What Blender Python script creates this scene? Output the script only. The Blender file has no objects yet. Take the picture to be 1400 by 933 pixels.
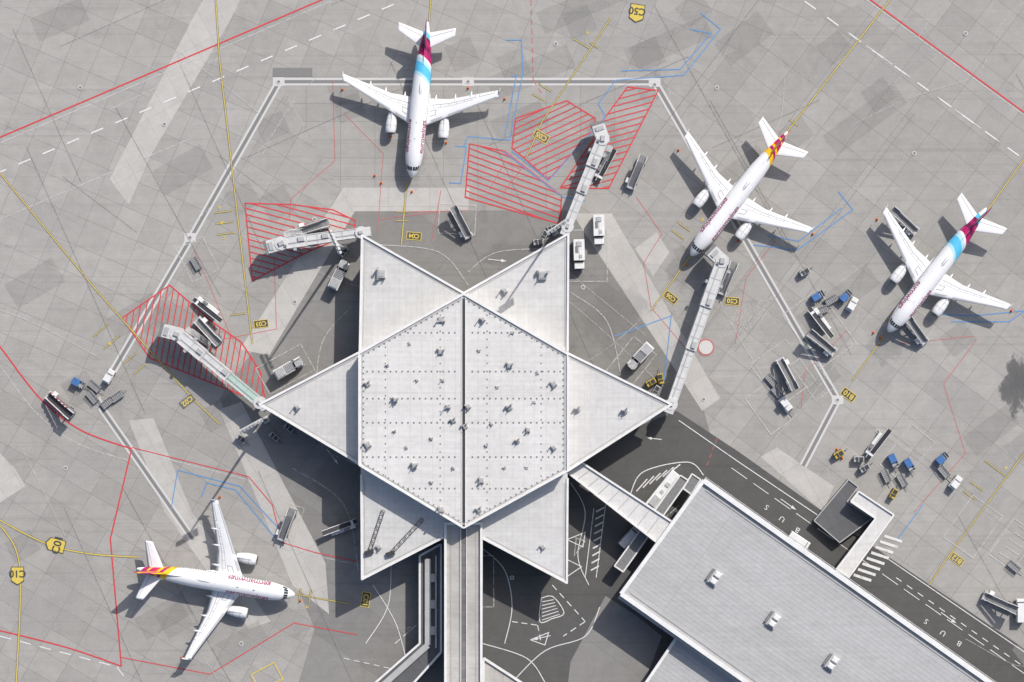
import bpy, bmesh, math, random
from mathutils import Vector, Matrix
random.seed(7)
S=0.16; H=500.0
sc=bpy.context.scene; COL=sc.collection
def P(px,py,h=0.0):
    k=(H-h)/H*S
    return Vector(((px-700)*k,(466.5-py)*k,h))
def XY(px,py,h=0.0):
    p=P(px,py,h); return (p.x,p.y)
def link(o): COL.objects.link(o); return o
# ---------------------------------------------------------------- materials
def newmat(name):
    m=bpy.data.materials.new(name); m.use_nodes=True
    nt=m.node_tree; b=nt.nodes['Principled BSDF']
    return m,nt,b
def N(nt,t,**k):
    n=nt.nodes.new(t)
    for a,v in k.items(): setattr(n,a,v)
    return n
def ramp(nt,stops,interp='LINEAR'):
    r=N(nt,'ShaderNodeValToRGB'); cr=r.color_ramp; cr.interpolation=interp
    while len(cr.elements)>1: cr.elements.remove(cr.elements[-1])
    cr.elements[0].position=stops[0][0]; c=stops[0][1]; cr.elements[0].color=(*c,1) if len(c)==3 else c
    for p,c in stops[1:]:
        e=cr.elements.new(p); e.color=(*c,1) if len(c)==3 else c
    return r
def g(v): return (v,v,v)
def mul(nt,a,b,f=1.0):
    m=N(nt,'ShaderNodeMix',data_type='RGBA',blend_type='MULTIPLY'); m.inputs[0].default_value=f
    nt.links.new(a,m.inputs[6]); nt.links.new(b,m.inputs[7]); return m.outputs[2]
def noise(nt,vec,scale,detail=5,rough=.6,dist=0):
    n=N(nt,'ShaderNodeTexNoise'); n.inputs['Scale'].default_value=scale; n.inputs['Detail'].default_value=detail
    n.inputs['Roughness'].default_value=rough; n.inputs['Distortion'].default_value=dist
    nt.links.new(vec,n.inputs['Vector']); return n.outputs['Fac']
def mapping(nt,rot=0,scale=(1,1,1),loc=(0,0,0)):
    tc=N(nt,'ShaderNodeTexCoord'); mp=N(nt,'ShaderNodeMapping')
    mp.inputs['Rotation'].default_value=(0,0,rot); mp.inputs['Scale'].default_value=scale; mp.inputs['Location'].default_value=loc
    nt.links.new(tc.outputs['Object'],mp.inputs['Vector']); return mp.outputs['Vector']
def pbr(name,col,rough=.6,metal=0,var=.12,scale=1.2,lo=None):
    m,nt,b=newmat(name)
    rgb=N(nt,'ShaderNodeRGB'); rgb.outputs[0].default_value=(*col,1)
    if var>0:
        v=mapping(nt); n=noise(nt,v,scale,4)
        r=ramp(nt,[(.3,g(1-var)),(.7,g(1.0))]); nt.links.new(n,r.inputs[0])
        out=mul(nt,rgb.outputs[0],r.outputs[0])
    else: out=rgb.outputs[0]
    nt.links.new(out,b.inputs['Base Color'])
    b.inputs['Roughness'].default_value=rough; b.inputs['Metallic'].default_value=metal
    return m
def concrete(name,base,rot,bw=6.0,bh=6.0,warm=1.0,joint=.68,slab=.06,mort=.055,big=.07,stain=.2,tracks=True):
    m,nt,b=newmat(name)
    c=lambda k:(base*k*1.035*warm,base*k*1.0,base*k*.94/warm)
    v=mapping(nt,rot); v0=mapping(nt)
    br=N(nt,'ShaderNodeTexBrick',offset=0.0,squash=1.0)
    br.inputs['Color1'].default_value=(*c(1-slab),1); br.inputs['Color2'].default_value=(*c(1+slab),1)
    br.inputs['Mortar'].default_value=(*c(joint),1); br.inputs['Scale'].default_value=1
    br.inputs['Mortar Size'].default_value=mort; br.inputs['Mortar Smooth'].default_value=.2; br.inputs['Bias'].default_value=0
    br.inputs['Brick Width'].default_value=bw; br.inputs['Row Height'].default_value=bh
    nt.links.new(v,br.inputs['Vector'])
    out=br.outputs['Color']
    n1=noise(nt,v0,.018,6,.62,.4); r=ramp(nt,[(.32,(1-big,1-big*1.05,1-big*1.15)),(.68,g(1+big*.45))]); nt.links.new(n1,r.inputs[0]); out=mul(nt,out,r.outputs[0])
    n2=noise(nt,v0,.35,8,.72,.3); r=ramp(nt,[(.28,g(.88)),(.7,g(1.06))]); nt.links.new(n2,r.inputs[0]); out=mul(nt,out,r.outputs[0])
    n5=noise(nt,v0,4.0,3,.75); r=ramp(nt,[(.25,g(.86)),(.75,g(1.10))]); nt.links.new(n5,r.inputs[0]); out=mul(nt,out,r.outputs[0])
    n3=noise(nt,v0,.11,4,.65,1.2); r=ramp(nt,[(.60,g(1)),(.72,g(1-stain*.5)),(.85,g(1-stain))]); nt.links.new(n3,r.inputs[0]); out=mul(nt,out,r.outputs[0])
    if tracks:
        for (a,sx,th) in ((math.radians(24),.012,.58),(math.radians(-52),.010,.60),(math.radians(66),.014,.60)):
            v2=mapping(nt,a,(sx,1.1,1)); n4=noise(nt,v2,1.0,2,.6); r=ramp(nt,[(th,g(1)),(th+.12,g(.92))]); nt.links.new(n4,r.inputs[0]); out=mul(nt,out,r.outputs[0])
        v2=mapping(nt,math.radians(30),(.02,.9,1),(7,3,0)); n4=noise(nt,v2,1.0,2,.6); r=ramp(nt,[(.60,g(1)),(.72,g(1.07))]); nt.links.new(n4,r.inputs[0]); out=mul(nt,out,r.outputs[0])
    nt.links.new(out,b.inputs['Base Color']); b.inputs['Roughness'].default_value=.9
    b.inputs['Specular IOR Level'].default_value=.2
    return m
def paint(name,col,wear=.5,rough=.7,alpha=1.0):
    m,nt,b=newmat(name); v=mapping(nt)
    b.inputs['Base Color'].default_value=(*col,1); b.inputs['Roughness'].default_value=rough
    n=noise(nt,v,1.3,5,.75); r=ramp(nt,[(max(0,wear-.16),g(0)),(wear+.06,g(alpha))]); nt.links.new(n,r.inputs[0])
    tr=N(nt,'ShaderNodeBsdfTransparent'); mx=N(nt,'ShaderNodeMixShader')
    nt.links.new(r.outputs[0],mx.inputs[0]); nt.links.new(tr.outputs[0],mx.inputs[1]); nt.links.new(b.outputs[0],mx.inputs[2])
    nt.links.new(mx.outputs[0],nt.nodes['Material Output'].inputs['Surface'])
    return m
def softpatch(name,col,amount):
    m,nt,b=newmat(name); tc=N(nt,'ShaderNodeTexCoord')
    b.inputs['Base Color'].default_value=(*col,1); b.inputs['Roughness'].default_value=.85
    ln=N(nt,'ShaderNodeVectorMath',operation='LENGTH'); nt.links.new(tc.outputs['Object'],ln.inputs[0])
    n=noise(nt,tc.outputs['Object'],2.2,5,.65)
    ad=N(nt,'ShaderNodeMath',operation='MULTIPLY_ADD'); ad.inputs[1].default_value=1.1; nt.links.new(n,ad.inputs[0]); nt.links.new(ln.outputs['Value'],ad.inputs[2])
    r=ramp(nt,[(.55,g(amount)),(.9,g(amount*.75)),(1.08,g(0))]); nt.links.new(ad.outputs[0],r.inputs[0])
    tr=N(nt,'ShaderNodeBsdfTransparent'); mx=N(nt,'ShaderNodeMixShader')
    nt.links.new(r.outputs[0],mx.inputs[0]); nt.links.new(tr.outputs[0],mx.inputs[1]); nt.links.new(b.outputs[0],mx.inputs[2])
    nt.links.new(mx.outputs[0],nt.nodes['Material Output'].inputs['Surface'])
    return m
def stripes(name,base,rot,period,var=.08,rough=.6,dirt=.15,line=.82,bw=14,mort=.05):
    m,nt,b=newmat(name); v=mapping(nt,rot); v0=mapping(nt)
    br=N(nt,'ShaderNodeTexBrick',offset=0.0,squash=1.0)
    for k,c in (('Color1',1-var),('Color2',1+var),('Mortar',line)):
        br.inputs[k].default_value=(base[0]*c,base[1]*c,base[2]*c,1)
    br.inputs['Scale'].default_value=1; br.inputs['Mortar Size'].default_value=mort
    br.inputs['Brick Width'].default_value=bw; br.inputs['Row Height'].default_value=period
    nt.links.new(v,br.inputs['Vector']); out=br.outputs['Color']
    n=noise(nt,v0,.06,6,.7,.5); r=ramp(nt,[(.3,(1-dirt,1-dirt*1.05,1-dirt*1.12)),(.65,g(1.02))]); nt.links.new(n,r.inputs[0]); out=mul(nt,out,r.outputs[0])
    n=noise(nt,v0,.8,6,.75,.3); r=ramp(nt,[(.3,g(.89)),(.65,g(1.03))]); nt.links.new(n,r.inputs[0]); out=mul(nt,out,r.outputs[0])
    v2=mapping(nt,rot,(.05,1.5,1)); n=noise(nt,v2,1,4,.6); r=ramp(nt,[(.35,g(.93)),(.65,g(1.02))]); nt.links.new(n,r.inputs[0]); out=mul(nt,out,r.outputs[0])
    nt.links.new(out,b.inputs['Base Color']); b.inputs['Roughness'].default_value=rough
    return m
def livery(name,stops):
    m,nt,b=newmat(name)
    tc=N(nt,'ShaderNodeTexCoord'); sp=N(nt,'ShaderNodeSeparateXYZ'); nt.links.new(tc.outputs['Object'],sp.inputs[0])
    a=N(nt,'ShaderNodeMath',operation='MULTIPLY_ADD'); a.inputs[1].default_value=-1/40.; a.inputs[2].default_value=0
    nt.links.new(sp.outputs['X'],a.inputs[0])
    z=N(nt,'ShaderNodeMath',operation='MULTIPLY_ADD'); z.inputs[1].default_value=-.50/40.
    nt.links.new(sp.outputs['Z'],z.inputs[0]); nt.links.new(a.outputs[0],z.inputs[2])
    yy=N(nt,'ShaderNodeMath',operation='MULTIPLY_ADD'); yy.inputs[1].default_value=.65/40.
    nt.links.new(sp.outputs['Y'],yy.inputs[0]); nt.links.new(z.outputs[0],yy.inputs[2])
    r=ramp(nt,[(p/40.,c) for p,c in stops],'CONSTANT'); nt.links.new(yy.outputs[0],r.inputs[0])
    n=noise(nt,tc.outputs['Object'],.9,4,.7); r2=ramp(nt,[(.3,g(.94)),(.6,g(1))]); nt.links.new(n,r2.inputs[0])
    out=mul(nt,r.outputs[0],r2.outputs[0]); nt.links.new(out,b.inputs['Base Color'])
    b.inputs['Roughness'].default_value=.35
    return m
CB=.355
M={}
M['base']=concrete('weathered_concrete',CB,math.radians(23))
M['zt']=concrete('apron_concrete_a',CB*.98,0,7.5,4.0)
M['zr']=concrete('apron_concrete_b',CB*.98,math.radians(37),6.5,6.5)
M['zl']=concrete('apron_concrete_c',CB*.97,math.radians(30),7,5)
M['light']=concrete('new_light_concrete',.465,math.radians(61),9,4.2,joint=.80,slab=.03,big=.06,stain=.12,tracks=False)
M['light0']=concrete('new_light_concrete_b',.465,0,9,4.2,joint=.80,slab=.03,big=.06,stain=.12,tracks=False)
M['asph']=concrete('dark_asphalt',.108,math.radians(35),60,14,warm=.975,joint=.8,slab=.05,mort=.04,stain=.15)
M['asph2']=concrete('old_asphalt',.245,math.radians(35),22,11,warm=.99,joint=.8,slab=.06,mort=.05,stain=.22)
M['white']=paint('white_road_paint',(.72,.715,.70),.38,alpha=.9)
M['whitef']=paint('faded_white_paint',(.62,.61,.59),.48,alpha=.7)
M['red']=paint('red_road_paint',(.60,.045,.055),.34,alpha=.92)
M['redf']=paint('faded_red_paint',(.62,.16,.15),.44,alpha=.65)
M['yel']=paint('yellow_road_paint',(.64,.49,.09),.36,alpha=.95)
M['blk']=paint('black_road_paint',(.06,.058,.05),.36)
M['blkf']=paint('faded_black_paint',(.15,.147,.135),.46,alpha=.7)
M['blue']=paint('blue_road_paint',(.10,.28,.56),.22,alpha=.92)
M['drain']=paint('pale_drain_concrete',(.58,.57,.55),.26,alpha=.92)
M['groove_shade']=paint('grating_and_shadow_paint',(.20,.197,.19),.24,alpha=.98)  # drain grating grey, also used for one painted shadow rectangle
M['tar']=paint('tar_joint',(.22,.215,.205),.46,alpha=.5)
M['slabl']=paint('lighter_slab',(.50,.49,.465),.10,.9,alpha=.22)
M['slabd']=paint('darker_slab',(.25,.243,.23),.10,.9,alpha=.13)
M['stain']=softpatch('oil_stain',(.11,.11,.11),.75)
M['stainf']=softpatch('faint_stain',(.18,.175,.17),.18)
M['stainl']=softpatch('washed_concrete',(.50,.49,.47),.2)
M['roof']=stripes('pale_roof_sheeting',(.635,.627,.607),math.radians(90),2.4,.012,dirt=.10,line=.86,bw=11,rough=.8)
M['roof2']=stripes('pale_roof_sheeting_b',(.575,.57,.555),math.radians(90),1.2,.015,dirt=.13,line=.84,bw=20,mort=.035,rough=.8)
M['troof']=stripes('grey_metal_roof',(.435,.435,.432),math.radians(35.2),.95,.03,dirt=.10,line=.74,bw=60,rough=.7)
M['croof']=stripes('weathered_concourse_roof',(.50,.485,.455),math.radians(90),1.9,.03,dirt=.30,line=.75)
M['cdark']=stripes('stained_gutter',(.20,.19,.175),0,1.6,.12,dirt=.4,line=.6,bw=3)
M['droof']=stripes('dark_bitumen_and_recess_shade',(.12,.123,.128),math.radians(60),2.0,.05,dirt=.2,line=.75)  # bitumen on the link roof, painted recess shade on the gate hall
M['wpar']=pbr('white_metal_trim',(.74,.735,.72),.6,0,.14,.6)
M['gpar']=pbr('grey_metal_trim',(.44,.437,.43),.5,0,.15,.6)
M['glass']=pbr('dark_glazing',(.03,.04,.045),.12,0,0)
M['facade']=stripes('glazed_facade',(.10,.11,.12),0,3.0,.05,.25,.1,.3)
M['vwhite']=pbr('white_vehicle_paint',(.74,.74,.73),.4,0,.15,1.5)
M['vgrey']=pbr('grey_galvanised_metal',(.46,.465,.465),.5,.1,.25,1.5)
M['vdark']=pbr('dark_rubber_steel_and_mast_shadow',(.045,.046,.05),.6,0,.3,2)
M['vmid']=pbr('mid_grey_paint',(.22,.222,.225),.6,0,.3,2)
M['vblue']=pbr('blue_canvas',(.05,.16,.40),.6,0,.3,2)
M['vyel']=pbr('yellow_vehicle_paint',(.60,.43,.06),.5,0,.3,2)
M['vred']=pbr('red_vehicle_paint',(.5,.04,.04),.5,0,.2,2)
M['orange']=pbr('orange_plastic',(.75,.16,.02),.5,0,.1,2)
M['jb']=pbr('jet_bridge_white',(.60,.60,.59),.55,0,.18,.8)
M['jbrib']=pbr('jet_bridge_rib_grey',(.43,.43,.425),.5,0,.2,.8)
M['green']=pbr('green_tinted_glass',(.42,.56,.49),.3,0,.1,1)
M['awhite']=pbr('white_aircraft_paint',(.79,.79,.79),.4,0,.07,.6)
M['agrey']=pbr('grey_aircraft_paint',(.56,.57,.58),.4,.1,.1,.8)
M['metal']=pbr('bare_metal',(.55,.55,.56),.3,.8,.1,1)
M['seam']=pbr('panel_seam_grey',(.33,.335,.34),.6,0,0)
M['berry']=pbr('berry_lettering',(.30,.01,.10),.4,0,0)
BER=(.42,.005,.12); DB=(.15,.004,.06); WH=(.79,.79,.79); SKY=(.10,.50,.76); YE=(.88,.50,.01); TEAL=(.45,.70,.78); RD=(.55,.02,.04)
M['eu']=livery('white_skin_blue_berry_tail',[(0,WH),(18.6,TEAL),(19.4,SKY),(21.6,TEAL),(22.6,WH),(23.2,BER),(24.8,DB),(25.8,BER),(27.0,DB),(27.7,SKY),(28.8,WH)])
M['gw']=livery('white_skin_yellow_berry_tail',[(0,WH),(24.0,YE),(25.4,BER),(26.1,YE),(26.8,RD),(27.5,BER),(28.3,YE),(28.8,BER),(30.0,WH)])
# ---------------------------------------------------------------- mesh builder
JIT=[0]
class MB:
    def __init__(s): s.v=[];s.f=[];s.m=[];s.sm=[]
    def add(s,vs,fs,mi=0,sm=False):
        o=len(s.v); s.v+= [tuple(p) for p in vs]
        for f in fs: s.f.append([i+o for i in f]); s.m.append(mi); s.sm.append(sm)
    def box(s,cx,cy,cz,sx,sy,sz,mi=0,rz=0,tx=1,ty=1,rx=0,ry=0):
        c=[]
        R=Matrix.Rotation(rz,3,'Z')@Matrix.Rotation(ry,3,'Y')@Matrix.Rotation(rx,3,'X')
        for z in (-.5,.5):
            for x,y in ((-.5,-.5),(.5,-.5),(.5,.5),(-.5,.5)):
                kx=tx if z>0 else 1; ky=ty if z>0 else 1
                q=R@Vector((x*sx*kx,y*sy*ky,z*sz)); c.append((cx+q.x,cy+q.y,cz+q.z))
        s.add(c,[(3,2,1,0),(4,5,6,7),(0,1,5,4),(1,2,6,5),(2,3,7,6),(3,0,4,7)],mi)
    def prism(s,poly,z0,z1,mi=0,mtop=None):
        a=sum(poly[i][0]*poly[(i+1)%len(poly)][1]-poly[(i+1)%len(poly)][0]*poly[i][1] for i in range(len(poly)))
        if a<0: poly=poly[::-1]
        n=len(poly)
        vs=[(x,y,z0) for x,y in poly]+[(x,y,z1) for x,y in poly]
        s.add(vs,[list(range(n))[::-1]]+[(i,(i+1)%n,n+(i+1)%n,n+i) for i in range(n)],mi)
        s.add([(x,y,z1) for x,y in poly],[list(range(n))],mi if mtop is None else mtop)
    def cyl(s,p0,p1,r0,r1=None,n=12,mi=0,cap=True,sm=True):
        if r1 is None: r1=r0
        p0=Vector(p0);p1=Vector(p1); d=(p1-p0).normalized()
        a=d.orthogonal().normalized(); b=d.cross(a)
        vs=[]
        for p,r in((p0,r0),(p1,r1)):
            for i in range(n):
                t=2*math.pi*i/n; vs.append(p+a*math.cos(t)*r+b*math.sin(t)*r)
        s.add(vs,[(i,(i+1)%n,n+(i+1)%n,n+i) for i in range(n)],mi,sm)
        if cap:
            s.add(vs[:n],[list(range(n))[::-1]],mi); s.add(vs[n:],[list(range(n))],mi)
    def beam(s,a,b,w,h,mi=0,ext=0):
        a=Vector(a);b=Vector(b); d=b-a; L=d.length; c=(a+b)/2
        JIT[0]=(JIT[0]+1)%9
        s.box(c.x,c.y,c.z+JIT[0]*.006,L+ext,w,h,mi,rz=math.atan2(d.y,d.x),ry=-math.asin(max(-1,min(1,d.z/L))))
    def loft(s,secs,mi=0,sm=True,cap=True):
        n=len(secs[0]); vs=[p for q in secs for p in q]; fs=[]
        for k in range(len(secs)-1):
            for i in range(n):
                j=(i+1)%n; fs.append((k*n+i,k*n+j,(k+1)*n+j,(k+1)*n+i))
        s.add(vs,fs,mi,sm)
        if cap: s.add(secs[0],[list(range(n))[::-1]],mi); s.add(secs[-1],[list(range(n))],mi)
    def build(s,name,mats,parent=None,loc=(0,0,0),rz=0,bevel=0,kind=None,fix=True):
        me=bpy.data.meshes.new(name); me.from_pydata(s.v,[],s.f); 
        for m in mats: me.materials.append(M[m] if isinstance(m,str) else m)
        me.polygons.foreach_set('material_index',s.m); me.polygons.foreach_set('use_smooth',s.sm)
        if fix:
            bm=bmesh.new(); bm.from_mesh(me); bmesh.ops.remove_doubles(bm,verts=bm.verts,dist=.0002)
            bmesh.ops.recalc_face_normals(bm,faces=bm.faces); bm.to_mesh(me); bm.free()
        me.update()
        o=link(bpy.data.objects.new(name,me)); o.location=loc; o.rotation_euler=(0,0,rz)
        if parent: o.parent=parent
        if bevel:
            bv=o.modifiers.new('bevel','BEVEL'); bv.width=bevel; bv.segments=2; bv.limit_method='ANGLE'
        if kind: o['kind']=kind
        return o
def empty(name,label,cat,group=None):
    e=link(bpy.data.objects.new(name,None)); e.empty_display_size=1
    e['label']=label; e['category']=cat
    if group: e['group']=group
    return e
def copy_tree(o,parent=None):
    c=o.copy(); link(c)
    if parent: c.parent=parent
    for ch in o.children: copy_tree(ch,c)
    return c
# ---------------------------------------------------------------- ground
def sheet(name,pts,z,mat,label,cat,parent=None):
    b=MB(); poly=[XY(*p) for p in pts]
    a=sum(poly[i][0]*poly[(i+1)%len(poly)][1]-poly[(i+1)%len(poly)][0]*poly[i][1] for i in range(len(poly)))
    if a<0: poly=poly[::-1]
    b.add([(x,y,z) for x,y in poly],[list(range(len(poly)))])
    o=b.build(name,[mat],fix=False); o['kind']='structure'; o['label']=label; o['category']=cat
    return o
b=MB(); G=4500; b.add([(-G,-G,0),(G,-G,0),(G,G,0),(-G,G,0)],[(0,1,2,3)])
GROUND=b.build('apron_ground',['base'],fix=False); GROUND['kind']='structure'; GROUND['label']='weathered grey concrete airport apron with slab joints'; GROUND['category']='ground'
sheet('apron_pavement',[(895,112),(1190,0),(1500,-600),(3000,-800),(3000,2000),(1500,1010),(925,562),(780,290)],.004,'zr','grey concrete slab paving beside the star building','pavement')
sheet('apron_pavement',[(383,112),(894,112),(778,288),(482,288)],.004,'zt','grey concrete slab paving with straight joints','pavement')
sheet('apron_pavement',[(380,113),(481,288),(300,545),(430,860),(440,1500),(-900,1600),(-900,300),(0,470),(140,540),(260,325)],.006,'zl','grey concrete slab paving with slanted joints','pavement')
sheet('service_road',[(480,288),(782,288),(905,470),(962,560),(1000,700),(900,1300),(300,1300),(430,860),(300,545)],.010,'asph2','old grey asphalt ring road around the star building','road')
sheet('service_road',[(925,562),(1010,618),(1165,728),(1420,900),(1900,1230),(1500,1600),(640,1600),(640,720),(775,640),(830,600)],.014,'asph','dark asphalt service road with bus lane lettering','road')
for i,(pts,m) in enumerate((([(468,257),(642,257),(640,289),(478,289)],'light0'),([(468,259),(485,289),(368,486),(328,478)],'light'),
   ([(782,292),(836,292),(985,545),(960,562),(905,478)],'light'),([(262,28),(300,-40),(345,-40),(322,15),(205,215),(176,280),(150,245)],'light'),
   ([(-20,600),(20,640),(35,665),(-20,700)],'light'),([(176,575),(210,572),(262,700),(320,780),(370,850),(340,860),(225,700)],'light'),
   ([(300,560),(330,550),(445,770),(450,840),(400,800)],'light'),
   ([(828,815),(870,842),(905,870),(860,990),(770,990),(780,905)],'asph2'),
   ([(1040,625),(1062,612),(1140,665),(1125,700)],'light'),([(868,340),(898,318),(915,345),(893,378)],'light0'))):
    sheet('pale_pavement',pts,.017+i*.0006,m,'pale newer concrete strip in the apron','pavement')
def patch(px,py,rx,ry_,mat,i,rot=0):
    b=MB(); b.add([(math.cos(t*math.pi/12)*1.15,math.sin(t*math.pi/12)*1.15,0) for t in range(24)],[list(range(24))])
    o=b.build('surface_stain',[mat],parent=GROUND,fix=False); x,y=XY(px,py); o.location=(x,y,.0232+i*.0004); o.scale=(rx*S*1.7,ry_*S*1.7,1); o.rotation_euler=(0,0,rot)
for i,q in enumerate(((1392,527,34,50,'stain'),(560,225,30,50,'stainf'),(940,365,40,40,'stainf'),(1215,470,40,35,'stainf'),(480,650,70,80,'stainf'),(840,430,60,60,'stainf'),(60,300,80,50,'stainl'),
   (700,350,60,25,'stainf'),(1300,560,60,50,'stainl'),(110,640,60,40,'stainl'),(740,200,70,40,'stainl'),(230,440,50,40,'stainf'),(420,330,40,30,'stainf'),(820,200,40,50,'stainf'),(710,900,50,60,'stainf'),(60,830,70,60,'stainl'))):
    patch(q[0],q[1],q[2],q[3],q[4],i)
# ---------------------------------------------------------------- markings
LAY={}; ZC=[.032]
def lay(c):
    if c not in LAY: LAY[c]=MB()
    return LAY[c]
def smooth(pts,n=8):
    out=[]; p=[pts[0]]+list(pts)+[pts[-1]]
    for i in range(1,len(p)-2):
        for k in range(n):
            t=k/n; a,b_,c,d=p[i-1],p[i],p[i+1],p[i+2]
            out.append(tuple(.5*((2*b_[j])+(-a[j]+c[j])*t+(2*a[j]-5*b_[j]+4*c[j]-d[j])*t*t+(-a[j]+3*b_[j]-3*c[j]+d[j])*t**3) for j in (0,1)))
    out.append(tuple(pts[-1])); return out
def strip(mb,pts,w,z):
    q=[Vector(XY(*p)) for p in pts]; w=w*S/2; L=[];R=[]
    for i,p in enumerate(q):
        if i==0: n=(q[1]-q[0]).normalized(); n=Vector((-n.y,n.x)); k=1
        elif i==len(q)-1: n=(q[-1]-q[-2]).normalized(); n=Vector((-n.y,n.x)); k=1
        else:
            a=(q[i]-q[i-1]).normalized(); c=(q[i+1]-q[i]).normalized(); na=Vector((-a.y,a.x)); nc=Vector((-c.y,c.x)); n=(na+nc)
            if n.length<.1: n=na
            n.normalize(); k=1/max(.35,n.dot(na))
        L.append(p+n*w*k);R.append(p-n*w*k)
    vs=[(p.x,p.y,z) for p in L]+[(p.x,p.y,z) for p in R]; m=len(q)
    mb.add(vs,[(i,m+i,m+i+1,i+1) for i in range(m-1)])
def line(c,pts,w=2,dash=None,curve=False):
    ZC[0]+=.0003; z=ZC[0]
    if curve: pts=smooth(pts)
    if not dash: strip(lay(c),pts,w,z); return
    on,off=dash; pos=0; 
    for i in range(len(pts)-1):
        a=Vector(pts[i]);b_=Vector(pts[i+1]); d=(b_-a).length; u=(b_-a)/d; t=0
        while t<d:
            e=min(t+on,d); strip(lay(c),[tuple(a+u*t),tuple(a+u*e)],w,z); t+=on+off
def yline(pts,curve=False,w=1.2):
    line('blkf',pts,w+1.6,curve=curve); line('yel',pts,w,curve=curve)
def ticks(p,d,l=26,n=1,sp=15):
    d=Vector(d).normalized(); q=Vector((-d.y,d.x)); l*=.72
    for i in range(n):
        c=Vector(p)+d*sp*i; yline([tuple(c-q*l/2),tuple(c+q*l/2)],w=.85)
def hatch(poly,ang,sp=8.0,w=1.5,c='red'):
    line(c,poly+[poly[0],],1.7)
    ca,sa=math.cos(ang),math.sin(ang); pr=[(x*ca+y*sa,-x*sa+y*ca) for x,y in poly]
    y0=min(p[1] for p in pr);y1=max(p[1] for p in pr); y=y0+sp*.6; ZC[0]+=.0003
    while y<y1:
        xs=[]
        for i in range(len(pr)):
            a=pr[i];b_=pr[(i+1)%len(pr)]
            if (a[1]-y)*(b_[1]-y)<0: xs.append(a[0]+(y-a[1])/(b_[1]-a[1])*(b_[0]-a[0]))
        xs.sort()
        for i in range(0,len(xs)-1,2):
            strip(lay(c),[(xs[i]*ca-y*sa,xs[i]*sa+y*ca),(xs[i+1]*ca-y*sa,xs[i+1]*sa+y*ca)],w,ZC[0])
        y+=sp
def quad(c,poly):
    ZC[0]+=.0003; p=[XY(*q) for q in poly]
    a=sum(p[i][0]*p[(i+1)%len(p)][1]-p[(i+1)%len(p)][0]*p[i][1] for i in range(len(p)))
    if a<0: p=p[::-1]
    lay(c).add([(x,y,ZC[0]) for x,y in p],[list(range(len(p)))])
for i in range(90):
    x=random.uniform(0,1400); y=random.uniform(0,930)
    if 330<x<1250 and 290<y<930 and not (x>1000 and y<600): continue
    a=math.radians(23 if y<180 and x<900 else (37 if x>850 else 30)); ca,sa=math.cos(-a),math.sin(-a)
    w=random.choice([38,40,75,120])/1.0; h=random.choice([32,34,38]); f=lambda u,v:(x+u*ca-v*sa,y+u*sa+v*ca)
    quad(random.choice(['slabl','slabd','slabd']),[f(0,0),f(w,0),f(w,h),f(0,h)])
TXT={}
def textmesh(s,off=0.0):
    k=(s,off)
    if k in TXT: return TXT[k]
    cu=bpy.data.curves.new('t','FONT'); cu.body=s; cu.size=1; cu.offset=off; cu.resolution_u=3
    o=bpy.data.objects.new('t',cu); COL.objects.link(o); dg=bpy.context.evaluated_depsgraph_get()
    me=bpy.data.meshes.new_from_object(o.evaluated_get(dg)); bpy.data.objects.remove(o)
    vs=[v.co.copy() for v in me.vertices]; fs=[list(p.vertices) for p in me.polygons]
    x0=min(v.x for v in vs);x1=max(v.x for v in vs); y0=min(v.y for v in vs); y1=max(v.y for v in vs)
    vs=[Vector((v.x-(x0+x1)/2,v.y-(y0+y1)/2,0)) for v in vs]
    TXT[k]=(vs,fs,x1-x0,y1-y0); return TXT[k]
def gtext(s,px,py,hpx,head,c='yel',bold=.03,sx=1.0,bg=None,pad=2.6,border=None,z=None):
    vs,fs,w,h=textmesh(s,bold); k=hpx*S/h; up=Vector((head[0],-head[1])).normalized(); rt=Vector((up.y,-up.x))
    o=Vector(XY(px,py))
    hw=w*k*sx/2/S+pad; hh=hpx/2+pad*.7
    def loc(a,b_):
        q=o+rt*a*S+up*b_*S; return (q.x/S+700,466.5-q.y/S)
    if bg: quad(bg,[loc(-hw,-hh),loc(hw,-hh),loc(hw,hh),loc(-hw,hh)])
    if border: line(border,[loc(-hw,-hh),loc(hw,-hh),loc(hw,hh),loc(-hw,hh),loc(-hw,-hh)],.9)
    ZC[0]+=.0003
    lay(c).add([(*(o+rt*v.x*k*sx+up*v.y*k),ZC[0]) for v in vs],fs)
for p in ([(383,112),(895,112)],[(381,113),(262,324),(150,515)],[(895,112),(1145,547),(1098,637)],[(132,545),(140,560),(264,738)]):
    line('drain',p,10.5); line('groove_shade',p,4.6)
for q in ((381,112),(895,113),(260,325),(1145,547),(640,112)):
    quad('drain',[(q[0]-8,q[1]-6),(q[0]+8,q[1]-6),(q[0]+8,q[1]+6),(q[0]-8,q[1]+6)])
quad('groove_shade',[(373,93),(427,93),(427,105),(373,105)])  # dark rectangle painted as an object's cast shadow, not a grating
line('red',[(-40,205),(440,0),(520,-34)],2.0); line('white',[(-8,239),(560,-3)],1.9,dash=(18,18))
line('red',[(1160,-22),(1190,0),(1440,183)],2.0); line('white',[(1100,2),(1430,240)],1.9,dash=(19,19))
line('whitef',[(1178,-5),(1440,187)],1.4); line('white',[(1160,45),(1440,247)],1.0,dash=(14,16))
line('whitef',[(0,196),(452,2)],1.3); line('whitef',[(0,300),(90,262),(260,190)],1.1); line('whitef',[(150,150),(300,80)],1)
line('white',[(0,870),(160,912),(175,933)],1.4,dash=(16,12))
line('red',[(-20,450),(0,474),(55,545),(110,588),(180,614)],2.0,curve=True)
line('whitef',[(-20,476),(0,500),(50,565),(105,606),(176,630)],1.2,curve=True)
line('red',[(180,614),(151,737),(166,911)],1.9); line('red',[(-10,860),(90,885),(166,911)],1.9,curve=True)
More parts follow.
